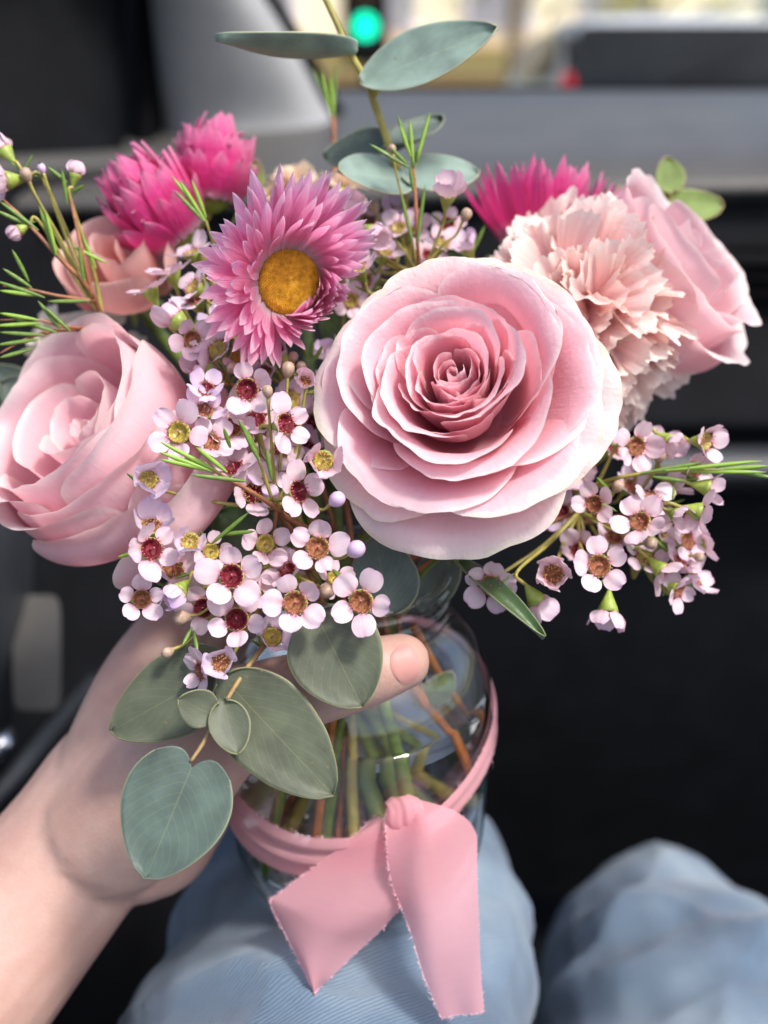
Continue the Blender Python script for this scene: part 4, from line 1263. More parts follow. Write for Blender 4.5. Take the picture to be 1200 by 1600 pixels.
WP = {('open', 'wax'): [wax_petal(WR, WR.uniform(.52, .62), WR.uniform(.24, .32), WR.uniform(-.05, .32), MAT['wax']) for _ in range(10)], ('open', 'wax_lilac'): [wax_petal(WR, .58, .29, .12, MAT['wax_lilac']) for _ in range(3)],
      ('cup', 'wax'): [wax_petal(WR, .56, .31, .42, MAT['wax']) for _ in range(3)], ('cup', 'wax_lilac'): [wax_petal(WR, .56, .31, .42, MAT['wax_lilac']) for _ in range(3)]}
X, Y, Z = lathe([(.01, -.62), (.05, -.6), (.09, -.5), (.17, -.32), (.25, -.14), (.30, .0), (.27, .02)], 14)
CALYX = grid('bloom', X, Y, Z, MAT['calyx'], cu=True)
HEART = {}
for h in ('heart_red', 'heart_olive', 'heart_brown'):
    X, Y, Z = lathe([(.005, -.06), (.04, -.09), (.12, -.10), (.18, -.05), (.225, .02), (.25, .03), (.27, .0)], 30)
    g = WR.uniform(-.010, .010, X.shape) + .02 * np.cos(np.arctan2(Y, X) * 10) * (np.hypot(X, Y) > .17)
    HEART[h] = grid('heart', X, Y, Z + g, MAT[h], cu=True)
V, F = tube_vf([(0, 0, -.05), (.01, 0, .08), (.03, .01, .17)], [.022, .015, .02], 5, 2)
STYLE = mesh('style', V, F, MAT['stamen'])
def stamens(rng, mat, n=17, inw=.06):
    parts = []
    for i in range(n):
        a = 2 * math.pi * i / n + rng.uniform(-.1, .1)
        r0, r1 = .27, .27 - inw * rng.uniform(.2, 1.2) + .05
        h = rng.uniform(.06, .13)
        c, s = math.cos(a), math.sin(a)
        parts.append(tube_vf([(r0 * c, r0 * s, 0), (r1 * c, r1 * s, h)], [.012, .009], 4, 1))
        p = np.array([r1 * c, r1 * s, h])
        q = .024
        parts.append(([p + np.array(v) * q for v in ((1, 0, 0), (0, 1, 0), (-1, 0, 0), (0, -1, 0), (0, 0, 1), (0, 0, -1))], [(0, 1, 4), (1, 2, 4), (2, 3, 4), (3, 0, 4), (1, 0, 5), (2, 1, 5), (3, 2, 5), (0, 3, 5)]))
    v, f = joinvf(parts)
    return mesh('stamens', v, f, mat)
STAM = {'a': stamens(WR, MAT['stamen']), 'b': stamens(WR, MAT['stamen_gold'], 20, .16)}
prof_ = [(.01, .34), (.10, .33), (.19, .26), (.235, .14), (.22, .0), (.15, -.14), (.07, -.24), (.03, -.3)]
X, Y, Z = lathe(prof_, 14)
BUD = {b: grid('bud', X, Y, Z, MAT[b], cu=True) for b in ('wax_bud', 'wax_bud_brown')}
def needle_mesh(mat):
    t = np.linspace(0, 1, 9)
    r = .062 * np.sqrt(np.clip(np.sin(np.pi * np.clip(t * .97 + .03, 0, 1)), 0, 1)) + .004
    a = np.linspace(0, 2 * math.pi, 6, endpoint=False)[:, None]
    return grid('needle_leaf', np.cos(a) * r, 0 * a + t, np.sin(a) * r * .6 + .10 * t ** 2, mat, cu=True)
NEED = {k: needle_mesh(MAT[k]) for k in ('needle', 'needle_bright')}

def bloom(root, M, p, face, kind, size, heart, roll, mat, elev=None):
    Mw = frame(p, face, roll)
    size *= 1.02
    m = M.inverted() @ Mw @ Matrix.Scale(size, 4)
    b = link('bloom', CALYX, root, m)
    rng = random.Random(int(p[0] * 1000) ^ int(p[2] * 777))
    link('heart', HEART[heart], b)
    link('style', STYLE, b)
    link('stamens', STAM['b' if kind == 'cup' else 'a'], b)
    e0 = elev if elev is not None else (20 if kind == 'open' else 58)
    v = WP[(kind, mat)]
    for i in range(5):
        th = i * 2 * math.pi / 5 + rng.uniform(-.07, .07)
        e = math.radians(e0 + rng.uniform(-14, 16))
        if rng.random() < .035:
            continue
        d = Vector((math.cos(e) * math.cos(th), math.cos(e) * math.sin(th), math.sin(e)))
        up = Vector((-math.sin(e) * math.cos(th), -math.sin(e) * math.sin(th), math.cos(e)))
        xx = d.cross(up)
        q = Matrix.Rotation(rng.uniform(-.15, .15), 3, d)
        xx, up = q @ xx, q @ up
        s = rng.uniform(.82, 1.1)
        br = .00265
        link('petal', v[rng.randrange(len(v))], b, Matrix([[xx.x * s, d.x * s, up.x * s, math.cos(th) * br], [xx.y * s, d.y * s, up.y * s, math.sin(th) * br], [xx.z * s, d.z * s, up.z * s, .0], [0, 0, 0, 1]]))
    return np.asarray(p) - nrm(face) * .58 * size

def sprig(label, node, blooms, buds, needles, k, extra=(), stem='twig', to_jar=True, group=None):
    """node: world point where the twigs meet; blooms (px,py,d,kind,size,heart,face,mat[,elev]); buds (px,py,d,size,mat); needles (x0,y0,x1,y1,d,mat)"""
    M = Matrix.Translation(Vector(np.asarray(node) * .01))
    root = thing('wax_flower_sprig', label, 'wax flower', M, group or 'wax flower sprigs in the bouquet')
    rng = random.Random(k)
    node = np.asarray(node, float)
    for b in blooms:
        px, py, d, kind, size, heart, face = b[:7]
        mat = b[7] if len(b) > 7 and b[7] else 'wax'
        e = b[8] if len(b) > 8 else None
        p = W(px, py, d)
        base = bloom(root, M, p, D(*face), kind, size, heart, rng.uniform(0, 1.26) if len(b) < 10 else b[9], mat, e)
        mid = base - D(*face) * .5 * size
        q = mid * .45 + node * .55 + D(rng.uniform(-.2, .2), -.3, -.5) * .3
        add_stem(root, M, [base, mid, q, node], [.055, .05, .055, .07], MAT['stem_olive'], 'pedicel', 6)
        # small pair of leaves below the flower
        for s in (-1, 1):
            if rng.random() < .6:
                dr = nrm((base - mid) * .9 + D(s * .5, rng.uniform(-.3, .4), .1) * .5)
                L = rng.uniform(.5, .8) * size
                link('needle_leaf', NEED['needle'], root, M.inverted() @ place(mid, dr) @ Matrix.Diagonal((L * 1.0, L, L, 1)))
    for px, py, d, size, mat in buds:
        p = W(px, py, d)
        out = nrm(p - node + D(0, .6, .3))
        Mw = frame(p, out)
        link('bud', BUD[mat], root, M.inverted() @ Mw @ Matrix.Scale(size, 4))
        add_stem(root, M, [p - out * .2 * size, p - out * .6, (p + node) * .5, node], [.05, .04, .045, .06], MAT['stem_olive'], 'pedicel', 6)
    for x0, y0, x1, y1, d, mat in needles:
        a, b_ = W(x0, y0, d), W(x1, y1, d - .15)
        L = float(np.linalg.norm(b_ - a))
        link('needle_leaf', NEED[mat], root, M.inverted() @ place(a, b_ - a) @ Matrix.Diagonal((.9, L, .9, 1)))
    for P, R, mt in extra:
        add_stem(root, M, [W(*q) for q in P], R, MAT[mt], 'twig', 6)
    P = stem_path(node, nrm(MOUTH - node) * .4 + D(0, -.1, -.9) * .4, k)
    add_stem(root, M, P if k % 3 == 0 else P[:5], .09, MAT[stem], 'stem', 6)
    return root

R_, O_, B_ = 'heart_red', 'heart_olive', 'heart_brown'
sprig('wax flower spray with red hearted blooms between the roses', W(432, 792, 26.6),
      [(386, 608, 26.0, 'open', 1.0, R_, (.05, .05, 1)), (446, 662, 25.6, 'open', .95, R_, (.75, .1, .75)), (279, 676, 25.4, 'open', 1.02, O_, (-.1, .1, 1)),
       (362, 668, 26.4, 'open', .9, B_, (.2, .3, 1)), (366, 732, 26.2, 'open', .9, R_, (-.3, .75, .7)), (505, 720, 25.2, 'cup', .92, O_, (.0, .08, 1), 'wax', 48),
       (476, 597, 26.2, 'cup', .6, B_, (.05, .35, 1)), (466, 768, 25.4, 'open', .95, R_, (.7, .25, .75)), (232, 750, 25.4, 'cup', .86, O_, (.45, .1, .9), 'wax_lilac', 45)],
      [(450, 580, 26.6, .75, 'wax_bud_brown'), (418, 614, 25.5, .6, 'wax_bud_brown'), (524, 782, 25.2, .85, 'wax_bud'), (472, 684, 26, .6, 'wax_bud_brown')],
      [(345, 740, 250, 690, 24.8, 'needle_bright'), (335, 738, 248, 706, 24.8, 'needle_bright'), (330, 735, 250, 718, 24.8, 'needle_bright'), (355, 738, 306, 698, 24.7, 'needle_bright'), (385, 752, 298, 742, 24.8, 'needle'),
       (400, 700, 372, 655, 25.3, 'needle'), (405, 720, 380, 670, 25.3, 'needle'), (425, 750, 416, 700, 25.4, 'needle'), (360, 700, 350, 668, 25.4, 'needle')],
      41, [([(440, 800, 26.4), (395, 770, 25.4), (345, 742, 24.85), (318, 722, 24.8)], [.07, .06, .05, .035], 'twig'), ([(425, 780, 26), (412, 740, 25.6), (398, 700, 25.3)], [.05, .045, .03], 'stem_olive')])
sprig('lowest wax flower spray hanging over the jar neck', W(425, 880, 27.0),
      [(236, 858, 25.0, 'open', 1.0, R_, (.6, .1, .8)), (297, 846, 25.0, 'cup', .80, O_, (.15, .15, 1), 'wax_lilac', 55), (238, 822, 25.6, 'cup', .95, B_, (.3, .8, .6), 'wax_lilac', 40), (362, 900, 24.9, 'open', 1.06, R_, (.0, .15, 1)),
       (370, 968, 25.3, 'open', 1.02, R_, (.0, .2, 1)), (461, 942, 24.9, 'open', 1.04, B_, (.1, .1, 1)), (564, 940, 24.9, 'open', 1.04, B_, (-.05, .05, 1)), (496, 856, 25.1, 'open', 1.0, B_, (.05, .2, 1)),
       (221, 936, 25.4, 'open', .82, B_, (.35, .1, .9), 'wax', 32), (278, 925, 25.2, 'cup', .82, O_, (-.4, -.55, .7), 'wax_lilac', 72), (346, 1036, 25.2, 'cup', .80, B_, (.0, .25, 1), 'wax_lilac', 50), (314, 1048, 25.5, 'open', .8, B_, (-.6, -.1, .6))],
      [(553, 860, 25.0, .95, 'wax_bud'), (286, 964, 25.5, .8, 'wax_bud_brown'), (264, 1018, 25.6, .6, 'wax_bud_brown'), (508, 924, 25.5, .8, 'wax_bud_brown')],
      [(330, 850, 390, 800, 25.8, 'needle'), (345, 835, 400, 830, 25.8, 'needle'), (300, 980, 285, 1010, 25.6, 'needle'), (302, 985, 310, 1020, 25.6, 'needle'), (520, 890, 535, 905, 25.2, 'needle')],
      42, [([(432, 792, 26.6), (425, 880, 27.0), (430, 960, 26.6), (400, 1030, 26)], [.06, .06, .055, .04], 'twig')])
sprig('wax flower cluster to the right below the carnation', W(905, 800, 29.0),
      [(994, 697, 27.8, 'open', .95, B_, (.3, -.1, 1)), (929, 788, 27.2, 'open', .85, B_, (-.5, .1, .8)), (1000, 815, 26.9, 'open', .95, B_, (-.45, .45, .8)), (936, 884, 26.6, 'open', 1.05, B_, (.0, .1, 1)),
       (864, 897, 26.8, 'cup', .95, B_, (-.2, .0, 1), 'wax', 48), (766, 914, 27.2, 'open', .95, B_, (-.2, -.1, 1)), (838, 938, 27.2, 'cup', .9, B_, (.5, -.7, -.2), 'wax', 50), (950, 955, 27.2, 'cup', .95, B_, (-.1, -.9, .2), 'wax', 30)],
      [(964, 762, 27.5, .7, 'wax_bud_brown'), (1014, 849, 27, .7, 'wax_bud_brown')],
      [(955, 770, 930, 745, 28, 'needle'), (1000, 740, 1100, 722, 27.5, 'needle'), (1040, 735, 1190, 720, 27.4, 'needle_bright'), (1060, 736, 1196, 738, 27.5, 'needle_bright'), (1140, 735, 1215, 748, 27.5, 'needle'), (1120, 734, 1200, 728, 27.6, 'needle_bright'), (1020, 745, 1070, 752, 27.5, 'needle'), (905, 770, 965, 800, 27.6, 'needle')],
      43, [([(900, 770, 29), (960, 748, 28), (1040, 736, 27.5), (1130, 734, 27.5)], [.07, .06, .05, .03], 'stem_olive')])
rngw = random.Random(9)
cl = []
for px, py in ((1046, 690), (1103, 690), (1085, 735), (1108, 762), (1052, 760), (1060, 806), (1094, 800), (1040, 842), (1074, 845), (1008, 872), (1036, 893), (1062, 880), (1098, 845), (1060, 922), (1085, 905), (1020, 780)):
    kind = rngw.choice(('open', 'cup', 'open'))
    fx = (px - 980) / 110
    cl.append((px, py, 27.6 + rngw.uniform(-.5, 1.2), kind, rngw.uniform(.72, .92), rngw.choice((B_, B_, O_)), (fx * rngw.uniform(.4, 1.1), rngw.uniform(-.5, .6), rngw.uniform(.1, .8)), 'wax', rngw.uniform(18, 55)))
sprig('crowded wax flower spray at the far right of the bouquet', W(985, 800, 29.6), cl, [(1030, 715, 28, .7, 'wax_bud_brown'), (1090, 870, 28, .6, 'wax_bud_brown')], [(1010, 790, 1060, 740, 28.6, 'needle'), (1010, 800, 1070, 780, 28.6, 'needle'), (1000, 820, 1050, 870, 28.4, 'needle')], 44)
sprig('pale wax flowers between the left rose and the daisy', W(330, 560, 29.2),
      [(233, 452, 28.8, 'open', .9, O_, (-.35, .8, .3)), (268, 425, 29, 'open', .9, O_, (-.2, .8, .4)), (302, 448, 28.4, 'open', .95, O_, (-.5, .5, .6)), (276, 500, 27.6, 'cup', .95, O_, (-.75, .6, -.1), 'wax', 60), (340, 545, 27.2, 'open', .95, O_, (-.2, .3, .6), 'wax', 35), (316, 575, 27.4, 'cup', .9, O_, (-.5, .3, .6)), (300, 395, 29.6, 'open', .9, O_, (-.3, .8, .5))],
      [(392, 560, 26.8, .7, 'wax_bud_brown'), (362, 575, 27, .7, 'wax_bud_brown')],
      [(322, 345, 268, 275, 28.5, 'needle_bright'), (320, 345, 280, 282, 28.4, 'needle_bright'), (322, 340, 300, 282, 28.4, 'needle_bright'), (318, 345, 274, 300, 28.4, 'needle')],
      45, [([(330, 560, 29.2), (340, 420, 29.5), (322, 345, 28.6)], [.06, .05, .035], 'stem_olive')])
sprig('feathery wax flower twig reaching out at upper left', W(160, 495, 29.5),
      [(8, 236, 28.4, 'cup', .75, B_, (-.6, .7, -.1), 'wax', 62), (10, 282, 28.2, 'cup', .9, B_, (-.9, -.2, .4), 'wax', 40), (118, 272, 28.2, 'cup', .6, O_, (.25, .9, .1), 'wax', 75), (30, 360, 28.2, 'cup', .55, O_, (-.8, -.5, .2), 'wax', 78)],
      [(42, 275, 28.2, .7, 'wax_bud_brown'), (66, 265, 28.3, .5, 'wax_bud')],
      [(105, 320, 98, 265, 28.2, 'needle'), (86, 400, 62, 322, 28.2, 'needle'), (88, 398, 72, 330, 28.1, 'needle_bright'), (60, 360, 0, 315, 28.2, 'needle'), (40, 350, -5, 330, 28.2, 'needle'), (130, 440, 125, 385, 28.4, 'needle'), (165, 410, 112, 385, 28.8, 'needle_bright'), (150, 420, 130, 370, 28.8, 'needle_bright'),
       (50, 450, 5, 420, 28, 'needle'), (45, 440, 20, 390, 28, 'needle'), (60, 462, 0, 455, 28, 'needle_bright'), (70, 465, -5, 440, 28, 'needle'), (60, 500, 0, 490, 28, 'needle_bright'), (62, 505, -5, 510, 28, 'needle_bright'), (90, 520, 20, 498, 28.2, 'needle'), (95, 515, 60, 470, 28.2, 'needle'), (110, 518, 70, 480, 28.2, 'needle'), (60, 530, -4, 540, 28.1, 'needle'), (70, 524, 0, 520, 28.1, 'needle'), (140, 470, 75, 472, 28.3, 'needle'), (50, 545, 0, 560, 28.2, 'needle'), (105, 285, 75, 262, 28.2, 'needle'), (112, 300, 135, 290, 28.2, 'needle')],
      46, [([(160, 495, 29.5), (138, 450, 28.8), (90, 400, 28.3), (40, 345, 28.2), (5, 312, 28.2)], [.075, .07, .06, .05, .03], 'twig'), ([(145, 465, 28.9), (130, 400, 28.5), (112, 320, 28.3), (100, 285, 28.2)], [.06, .055, .05, .035], 'twig'),
           ([(148, 470, 29), (90, 462, 28.4), (45, 452, 28.1), (5, 447, 28)], [.055, .05, .04, .02], 'twig'), ([(120, 515, 29), (80, 518, 28.4), (40, 530, 28.1), (0, 552, 28)], [.055, .05, .04, .02], 'twig'), ([(130, 512, 29), (95, 510, 28.4), (60, 500, 28.1), (0, 500, 28)], [.05, .045, .035, .02], 'twig'), ([(160, 495, 29.5), (140, 512, 29.2), (120, 516, 29)], [.07, .06, .055], 'twig')])
sprig('upright wax flower twig in front of the eucalyptus leaves', W(655, 430, 29.8),
      [(700, 302, 28.8, 'cup', .92, O_, (.1, .62, .7), 'wax', 42), (549, 326, 29.4, 'cup', .85, B_, (.2, .5, .8), 'wax', 55), (582, 364, 29.0, 'cup', .85, O_, (.3, -.2, .2), 'wax', 60), (622, 356, 30.2, 'open', .8, O_, (-.2, .4, .7)), (560, 420, 28.6, 'open', .85, O_, (-.3, .5, .6)), (600, 395, 29.6, 'open', .8, O_, (.2, .6, .6)), (690, 380, 30.0, 'open', .8, O_, (.2, .5, .6)), (520, 390, 30, 'open', .8, O_, (-.2, .6, .5))],
      [(727, 338, 28.9, .7, 'wax_bud_brown'), (613, 235, 28.6, .5, 'wax_bud_brown'), (585, 325, 30.5, .8, 'wax_bud_brown')],
      [(648, 262, 672, 176, 28.6, 'needle_bright'), (646, 260, 640, 188, 28.6, 'needle_bright'), (642, 240, 620, 180, 28.6, 'needle'), (642, 245, 624, 196, 28.5, 'needle_bright'), (640, 262, 576, 226, 28.5, 'needle'), (638, 258, 610, 232, 28.5, 'needle'), (650, 255, 652, 232, 28.5, 'needle'), (645, 380, 626, 302, 28.9, 'needle'), (652, 380, 664, 290, 28.9, 'needle'), (646, 300, 640, 260, 28.7, 'needle'), (570, 400, 600, 370, 29.5, 'needle'), (560, 380, 530, 360, 29.5, 'needle'), (590, 410, 560, 380, 29.2, 'needle')],
      47, [([(655, 430, 29.8), (652, 370, 29), (648, 290, 28.7), (642, 232, 28.6)], [.075, .065, .055, .035], 'twig')])
sprig('bare needle twig standing behind the daisy', W(525, 330, 35), [], [],
      [(520, 180, 488, 108, 34.6, 'needle'), (522, 175, 525, 104, 34.6, 'needle'), (518, 182, 502, 112, 34.5, 'needle_bright'), (523, 182, 515, 118, 34.5, 'needle_bright'), (560, 240, 570, 205, 34.6, 'needle')], 48, [([(525, 330, 35), (522, 230, 34.7), (520, 178, 34.6)], [.11, .11, .1], 'twig')])
sprig('mauve tinged wax flowers tucked under the daisy', W(455, 600, 29.0),
      [(405, 552, 27.8, 'cup', .7, B_, (-.3, .2, .8), 'wax_lilac', 60), (432, 545, 27.9, 'cup', .7, B_, (.1, .1, .9), 'wax_lilac', 60), (500, 632, 28.0, 'cup', .75, B_, (.2, .2, .9), 'wax_lilac', 60), (505, 595, 28.4, 'cup', .7, B_, (.2, .2, .9), 'wax_lilac', 60), (415, 580, 28.2, 'cup', .7, B_, (-.1, .1, .9), 'wax_lilac', 60)],
      [(470, 575, 27.8, .6, 'wax_bud_brown'), (458, 560, 27.8, .6, 'wax_bud_brown')], [(480, 560, 470, 530, 28.2, 'needle'), (485, 560, 490, 530, 28.2, 'needle'), (490, 565, 505, 540, 28.2, 'needle'), (500, 690, 495, 640, 27.5, 'needle')], 49)

rngf = random.Random(77)
def filler(label, node, pts, k):
    bl = []
    for px, py, d in pts:
        bl.append((px, py, d, rngf.choice(('open', 'cup', 'open')), rngf.uniform(.75, .95), rngf.choice((R_, B_, O_)), (rngf.uniform(-.5, .5), rngf.uniform(-.1, .7), rngf.uniform(.5, 1)), rngf.choice(('wax', 'wax', 'wax_lilac')), rngf.uniform(10, 50)))
    sprig(label, W(*node), bl, [], [(p[0] + 6, p[1] + 14, p[0] + rngf.uniform(-30, 30), p[1] - rngf.uniform(20, 45), p[2] + .6, 'needle') for p in pts], k)
filler('deep set wax flowers between the daisy and the large rose', (520, 660, 30.4), [(515, 555, 29.6), (548, 470, 30.0), (570, 440, 30.4), (490, 660, 28.8), (425, 700, 28.2), (455, 625, 28.6), (480, 700, 28.2)], 51)
filler('deep set wax flowers over the left rose shoulder', (330, 640, 29.6), [(400, 655, 26.6), (420, 745, 26.4), (440, 700, 26.9), (395, 770, 26.2), (322, 608, 26.4), (345, 500, 28.0), (300, 530, 27.2), (372, 560, 27.4), (330, 690, 25.9), (305, 470, 28.4), (318, 642, 26.2)], 52)
filler('deep set wax flowers low on the left above the thumb', (400, 900, 27.6), [(330, 862, 26.0), (415, 850, 26.2), (450, 892, 26.1), (318, 950, 26.0), (425, 995, 26.0), (522, 905, 26.1), (395, 925, 26.0), (270, 890, 26.0)], 55)
filler('deep set wax flowers behind the right wax cluster', (900, 760, 30.6), [(900, 730, 29.6), (955, 700, 29.4), (985, 760, 29.2), (1030, 700, 29.4), (960, 840, 28.6), (1020, 815, 28.8), (905, 860, 28.6), (880, 800, 29.6)], 53)
filler('small wax flowers in the gap behind the upright twig', (640, 430, 31.6), [(610, 330, 31.4), (645, 355, 31.2), (700, 350, 31.2), (575, 345, 31.6), (540, 360, 31.4), (730, 385, 31), (670, 400, 31), (610, 405, 31)], 54)

# --- eucalyptus
def leaf(root, M, base, tip, width, mat, facing, lobe=.0, bend=0., fold=.1, name='leaf', sharp=.0, nu=21, nt=30, seed=0, twist=0., short=0.):
    base, tip = np.asarray(base, float), np.asarray(tip, float)
    yv = tip - base
    L = float(np.linalg.norm(yv))
    yv /= L
    f = nrm(facing); zv = nrm(f - yv * np.dot(f, yv)); xv = np.cross(yv, zv)
    u = np.linspace(-1, 1, nu)[:, None]; t = (np.linspace(0, 1, nt) ** 1.35)[None, :]
    rng = np.random.default_rng(seed + 1)
    la = .13 if lobe > .11 else .005
    wd = width * .5 * np.clip(np.sin(np.pi * np.clip(t * (1 - la) + la, 0, 1) ** .78), 0, 1) ** (.60 + sharp)
    wd = wd * (1 + .022 * wob(rng, 0 * t, t, 1, 9) + .012 * wob(rng, 0 * t, t, 1, 37))
    twist = twist + rng.uniform(-.25, .25)
    x = u * wd
    y = L * t - lobe * L * np.sin(np.pi * np.abs(u) ** .8 * .94) * (1 - t) ** 4
    z = fold * width * (u ** 2) * (1 - .3 * t) + bend * L * (t - .5) ** 2 * 2 - bend * L * .5 + .012 * width * wob(rng, u, t, 4, 6) * (np.abs(u) + .3)
    ca = twist * (t - .3)
    x, z = x * np.cos(ca) - z * np.sin(ca), x * np.sin(ca) + z * np.cos(ca)
    P = base + xv * x[..., None] + yv * (y + 0 * x)[..., None] + zv * z[..., None]
    P = inv(M, P.reshape(-1, 3)).reshape(nu, nt, 3)
    o = link(name, grid(name, P[..., 0], P[..., 1], P[..., 2], MAT[mat]), root)
    md = o.modifiers.new('s', 'SOLIDIFY'); md.thickness = .0004
    return o

def euca(label, nodeP, k, stems, leaves, group='eucalyptus sprigs in the bouquet', name='eucalyptus_sprig', cat='eucalyptus'):
    M = Matrix.Translation(Vector(np.asarray(nodeP) * .01))
    root = thing(name, label, cat, M, group)
    for P, R, mt in stems:
        add_stem(root, M, [W(*p) if len(p) == 3 and not isinstance(p, np.ndarray) else p for p in P], R, MAT[mt], 'stem', 8)
    for i, l in enumerate(leaves):
        b, t_, w, mt, f = l[:5]
        kw = l[5] if len(l) > 5 else {}
        leaf(root, M, W(*b), W(*t_), w, mt, D(*f), seed=i + k * 10, **kw)
    return root
mth = MOUTH + np.array([-1., -.8, 0])
euca('drooping eucalyptus sprig with round grey green leaves over the thumb', W(430, 985, 26.8), 1,
     [([mth, W(470, 905, 28.0), W(430, 985, 26.7), W(385, 1045, 25.8), W(345, 1110, 25.1), W(318, 1160, 24.8), W(298, 1190, 24.6)], [.09, .085, .075, .07, .06, .055, .045], 'twig_tan')],
     [((338, 1050, 25.9), (174, 1142, 26.2), 2.15, 'euca_olive', (-.15, .1, 1), dict(fold=.06, lobe=.12)),
      ((352, 1062, 25.6), (521, 1242, 25.2), 2.35, 'euca_olive', (.1, .0, 1), dict(fold=.05, lobe=.05)),
      ((350, 1100, 24.9), (371, 1178, 24.5), 1.0, 'euca_olive', (.2, .1, 1), dict(fold=.12, lobe=.1)),
      ((336, 1118, 24.9), (280, 1092, 24.7), .95, 'euca_olive', (.1, .2, 1), dict(fold=.08)),
      ((299, 1200, 24.6), (228, 1372, 24.1), 2.72, 'euca', (-.05, .12, 1), dict(fold=.05, lobe=.13)),
      ((495, 960, 25.7), (566, 1104, 25.3), 2.45, 'euca_olive', (.0, .1, 1), dict(fold=.05, lobe=.1)),
      ((610, 960, 27.2), (586, 838, 27.4), 1.9, 'euca', (.1, .1, 1), dict(fold=.08))])
mth = MOUTH + np.array([.3, .9, 0])
euca('tall upright eucalyptus stem with flat pale leaves at the top', W(622, 300, 31), 2,
     [([mth, W(640, 600, 32), W(632, 320, 31.2), W(612, 240, 30.4), W(588, 170, 30), W(574, 130, 29.8), W(545, 80, 29.4), W(526, 35, 29.2), W(500, -20, 29)], [.12, .12, .12, .12, .125, .125, .115, .105, .1], 'stem_olive'),
      ([W(574, 130, 29.8), W(588, 142, 29.7), W(584, 150, 29.8)], [.07, .1, .06], 'stem_olive')],
     [((556, 82, 29.3), (338, 63, 27.6), 1.5, 'euca_pale', (-.1, .98, -.02), dict(fold=.16, bend=.06)),
      ((566, 132, 29.6), (778, 46, 28.6), 2.0, 'euca_pale', (.12, .35, .85), dict(fold=.10, sharp=.12, bend=-.03)),
      ((640, 282, 30.6), (528, 268, 29.4), 1.9, 'euca_pale', (.0, .5, .8), dict(fold=.08)),
      ((628, 275, 30.6), (748, 272, 30.8), 1.9, 'euca_pale', (.0, .6, .8), dict(fold=.08)),
      ((606, 228, 31.), (508, 250, 31.6), 1.6, 'euca', (.1, .4, .8), dict(fold=.2, bend=.1)),
      ((612, 238, 31.), (690, 188, 32), 1.5, 'euca', (.3, .8, .12), dict(fold=.2))])
mth = MOUTH + np.array([1., .9, 0])
euca('leafy green sprig rising behind the rose at the right', W(1040, 340, 35), 3,
     [([mth, W(900, 600, 34.5), W(1020, 400, 35), W(1044, 330, 34.8), W(1048, 298, 34.6)], [.09, .09, .08, .06, .05], 'stem_olive')],
     [((1050, 300, 34.6), (1040, 246, 34.4), 1.15, 'leaf_fresh', (.2, .1, 1), dict(fold=.1)),
      ((1012, 326, 34.8), (1130, 322, 34.2), 1.35, 'leaf_fresh', (.0, .3, 1), dict(fold=.06, sharp=-.15)),
      ((1000, 320, 35), (966, 292, 35), .7, 'leaf_fresh', (.3, .3, .8), {}),
      ((1080, 395, 35.4), (1112, 440, 35.2), .7, 'leaf_fresh', (.6, .3, .6), {})])
mth = MOUTH + np.array([-1.2, .9, 0])
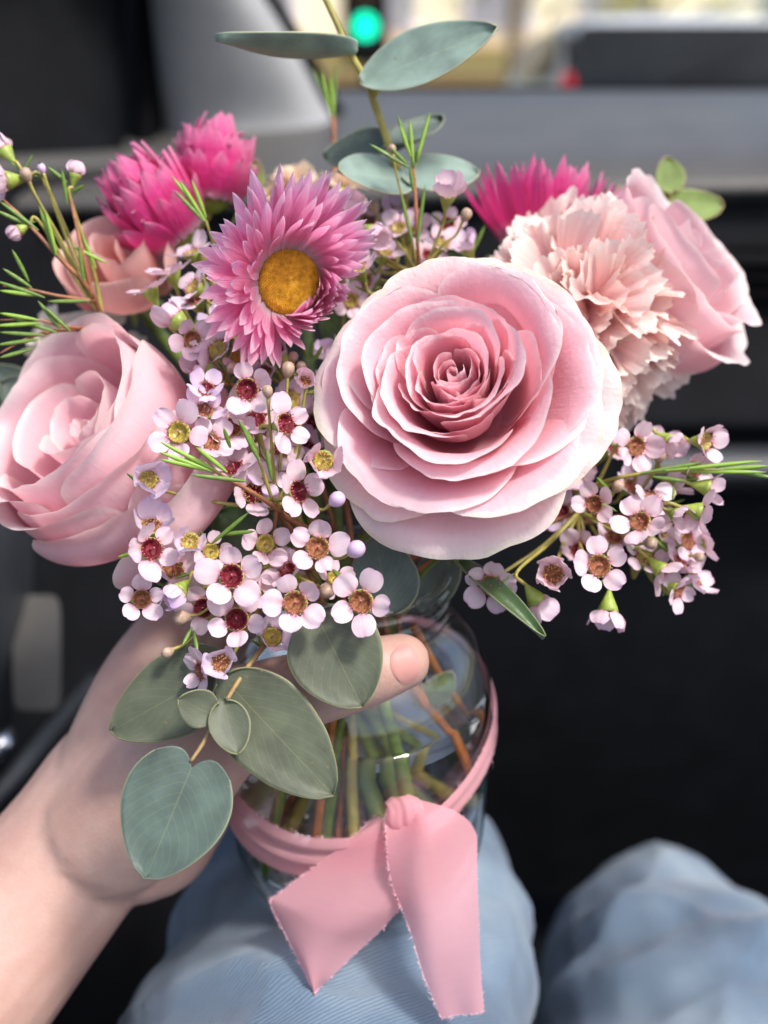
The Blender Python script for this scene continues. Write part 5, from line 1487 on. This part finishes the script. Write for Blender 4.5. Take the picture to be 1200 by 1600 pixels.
euca('dark leafy sprig filling the back left of the bouquet', W(300, 560, 33), 4,
     [([mth, W(400, 700, 33), W(300, 560, 33), W(385, 290, 34.5)], [.09, .09, .08, .06], 'stem_green')],
     [((385, 300, 34.5), (398, 250, 34.4), 1.0, 'leaf_fresh', (.4, .1, 1), {}), ((50, 640, 33), (-15, 575, 32.6), 1.6, 'euca', (-.1, .4, .9), {}), ((80, 640, 33), (0, 600, 32.6), 1.6, 'euca', (-.2, .3, .9), {}), ((110, 720, 33), (-20, 780, 33), 1.8, 'leaf_dark', (0, .4, .9), {}),
      ((300, 400, 34), (120, 400, 33.5), 1.4, 'leaf_dark', (0, .6, .6), {}), ((440, 520, 32.2), (380, 420, 32), 2.4, 'leaf_dark', (0, .3, .9), {}), ((560, 560, 32.5), (560, 440, 32), 2.4, 'leaf_dark', (0, .3, .9), {}), ((480, 760, 30.5), (560, 640, 30.), 2.2, 'leaf_dark', (0, .3, .9), {}), ((420, 880, 29.6), (340, 800, 29.4), 2.2, 'leaf_dark', (0, .3, .9), {}), ((700, 500, 33), (680, 380, 32.5), 2.6, 'leaf_dark', (0, .5, .8), {}), ((700, 860, 29.5), (660, 960, 29.6), 1.3, 'euca', (0, .2, .9), {})])
mth = MOUTH + np.array([1.5, -.4, 0])
sr = euca('dark green toothed leaf hanging below the large rose', W(715, 885, 27.6), 5, [([mth, W(690, 870, 28.6), W(716, 884, 27.6)], [.07, .07, .05], 'stem_green')],
     [((714, 880, 27.6), (849, 998, 26.4), .62, 'leaf_dark', (.35, .5, .8), dict(fold=.35, bend=-.08, sharp=.1))], 'toothed leaves', 'toothed_leaf', 'leaf')

# --- loose cut stems standing in the water
for lab, a_, c_, m_, r_ in (('orange brown cut stem slanting inside the jar at right', (.9, -1.2, 9.3), (3.3, -1.1, 3.9), 'stem_orange', .16), ('second orange brown stem behind it inside the jar', (1.7, -.2, 9.1), (3.6, .2, 4.3), 'stem_orange', .14),
                            ('bright green stem at the jar centre', (.4, -1.6, 9.5), (1.6, -1.8, 1.7), 'needle', .2), ('bright green stem near the left jar wall', (-1.0, -1.4, 9.5), (-2.7, -2.0, 1.1), 'needle', .17), ('brown stem left of the ribbon tail', (-.5, -1.8, 9.5), (-1.4, -2.8, 1.1), 'stem_orange', .14)):
    P = np.array([JB + a_, JB + (np.array(a_) + c_) / 2 + [.1, 0, 0], JB + c_])
    M = Matrix.Translation(Vector(P[-1] * .01))
    V, F = tube_vf(inv(M, P), r_, 8, 5)
    thing('cut_stem', lab, 'stem', M, 'stems inside the jar', data=mesh('cut_stem', V, F, MAT[m_]))
M = Matrix.Translation(Vector(J(2.4, -.4, 6.7) * .01))
lf = thing('yellow_leaf', 'yellowing leaf floating inside the jar at right', 'leaf', M)
leaf(lf, M, J(1.9, -.6, 6.1), J(2.9, -.4, 7.6), 1.1, 'leaf_fresh', (.2, -1, .2))
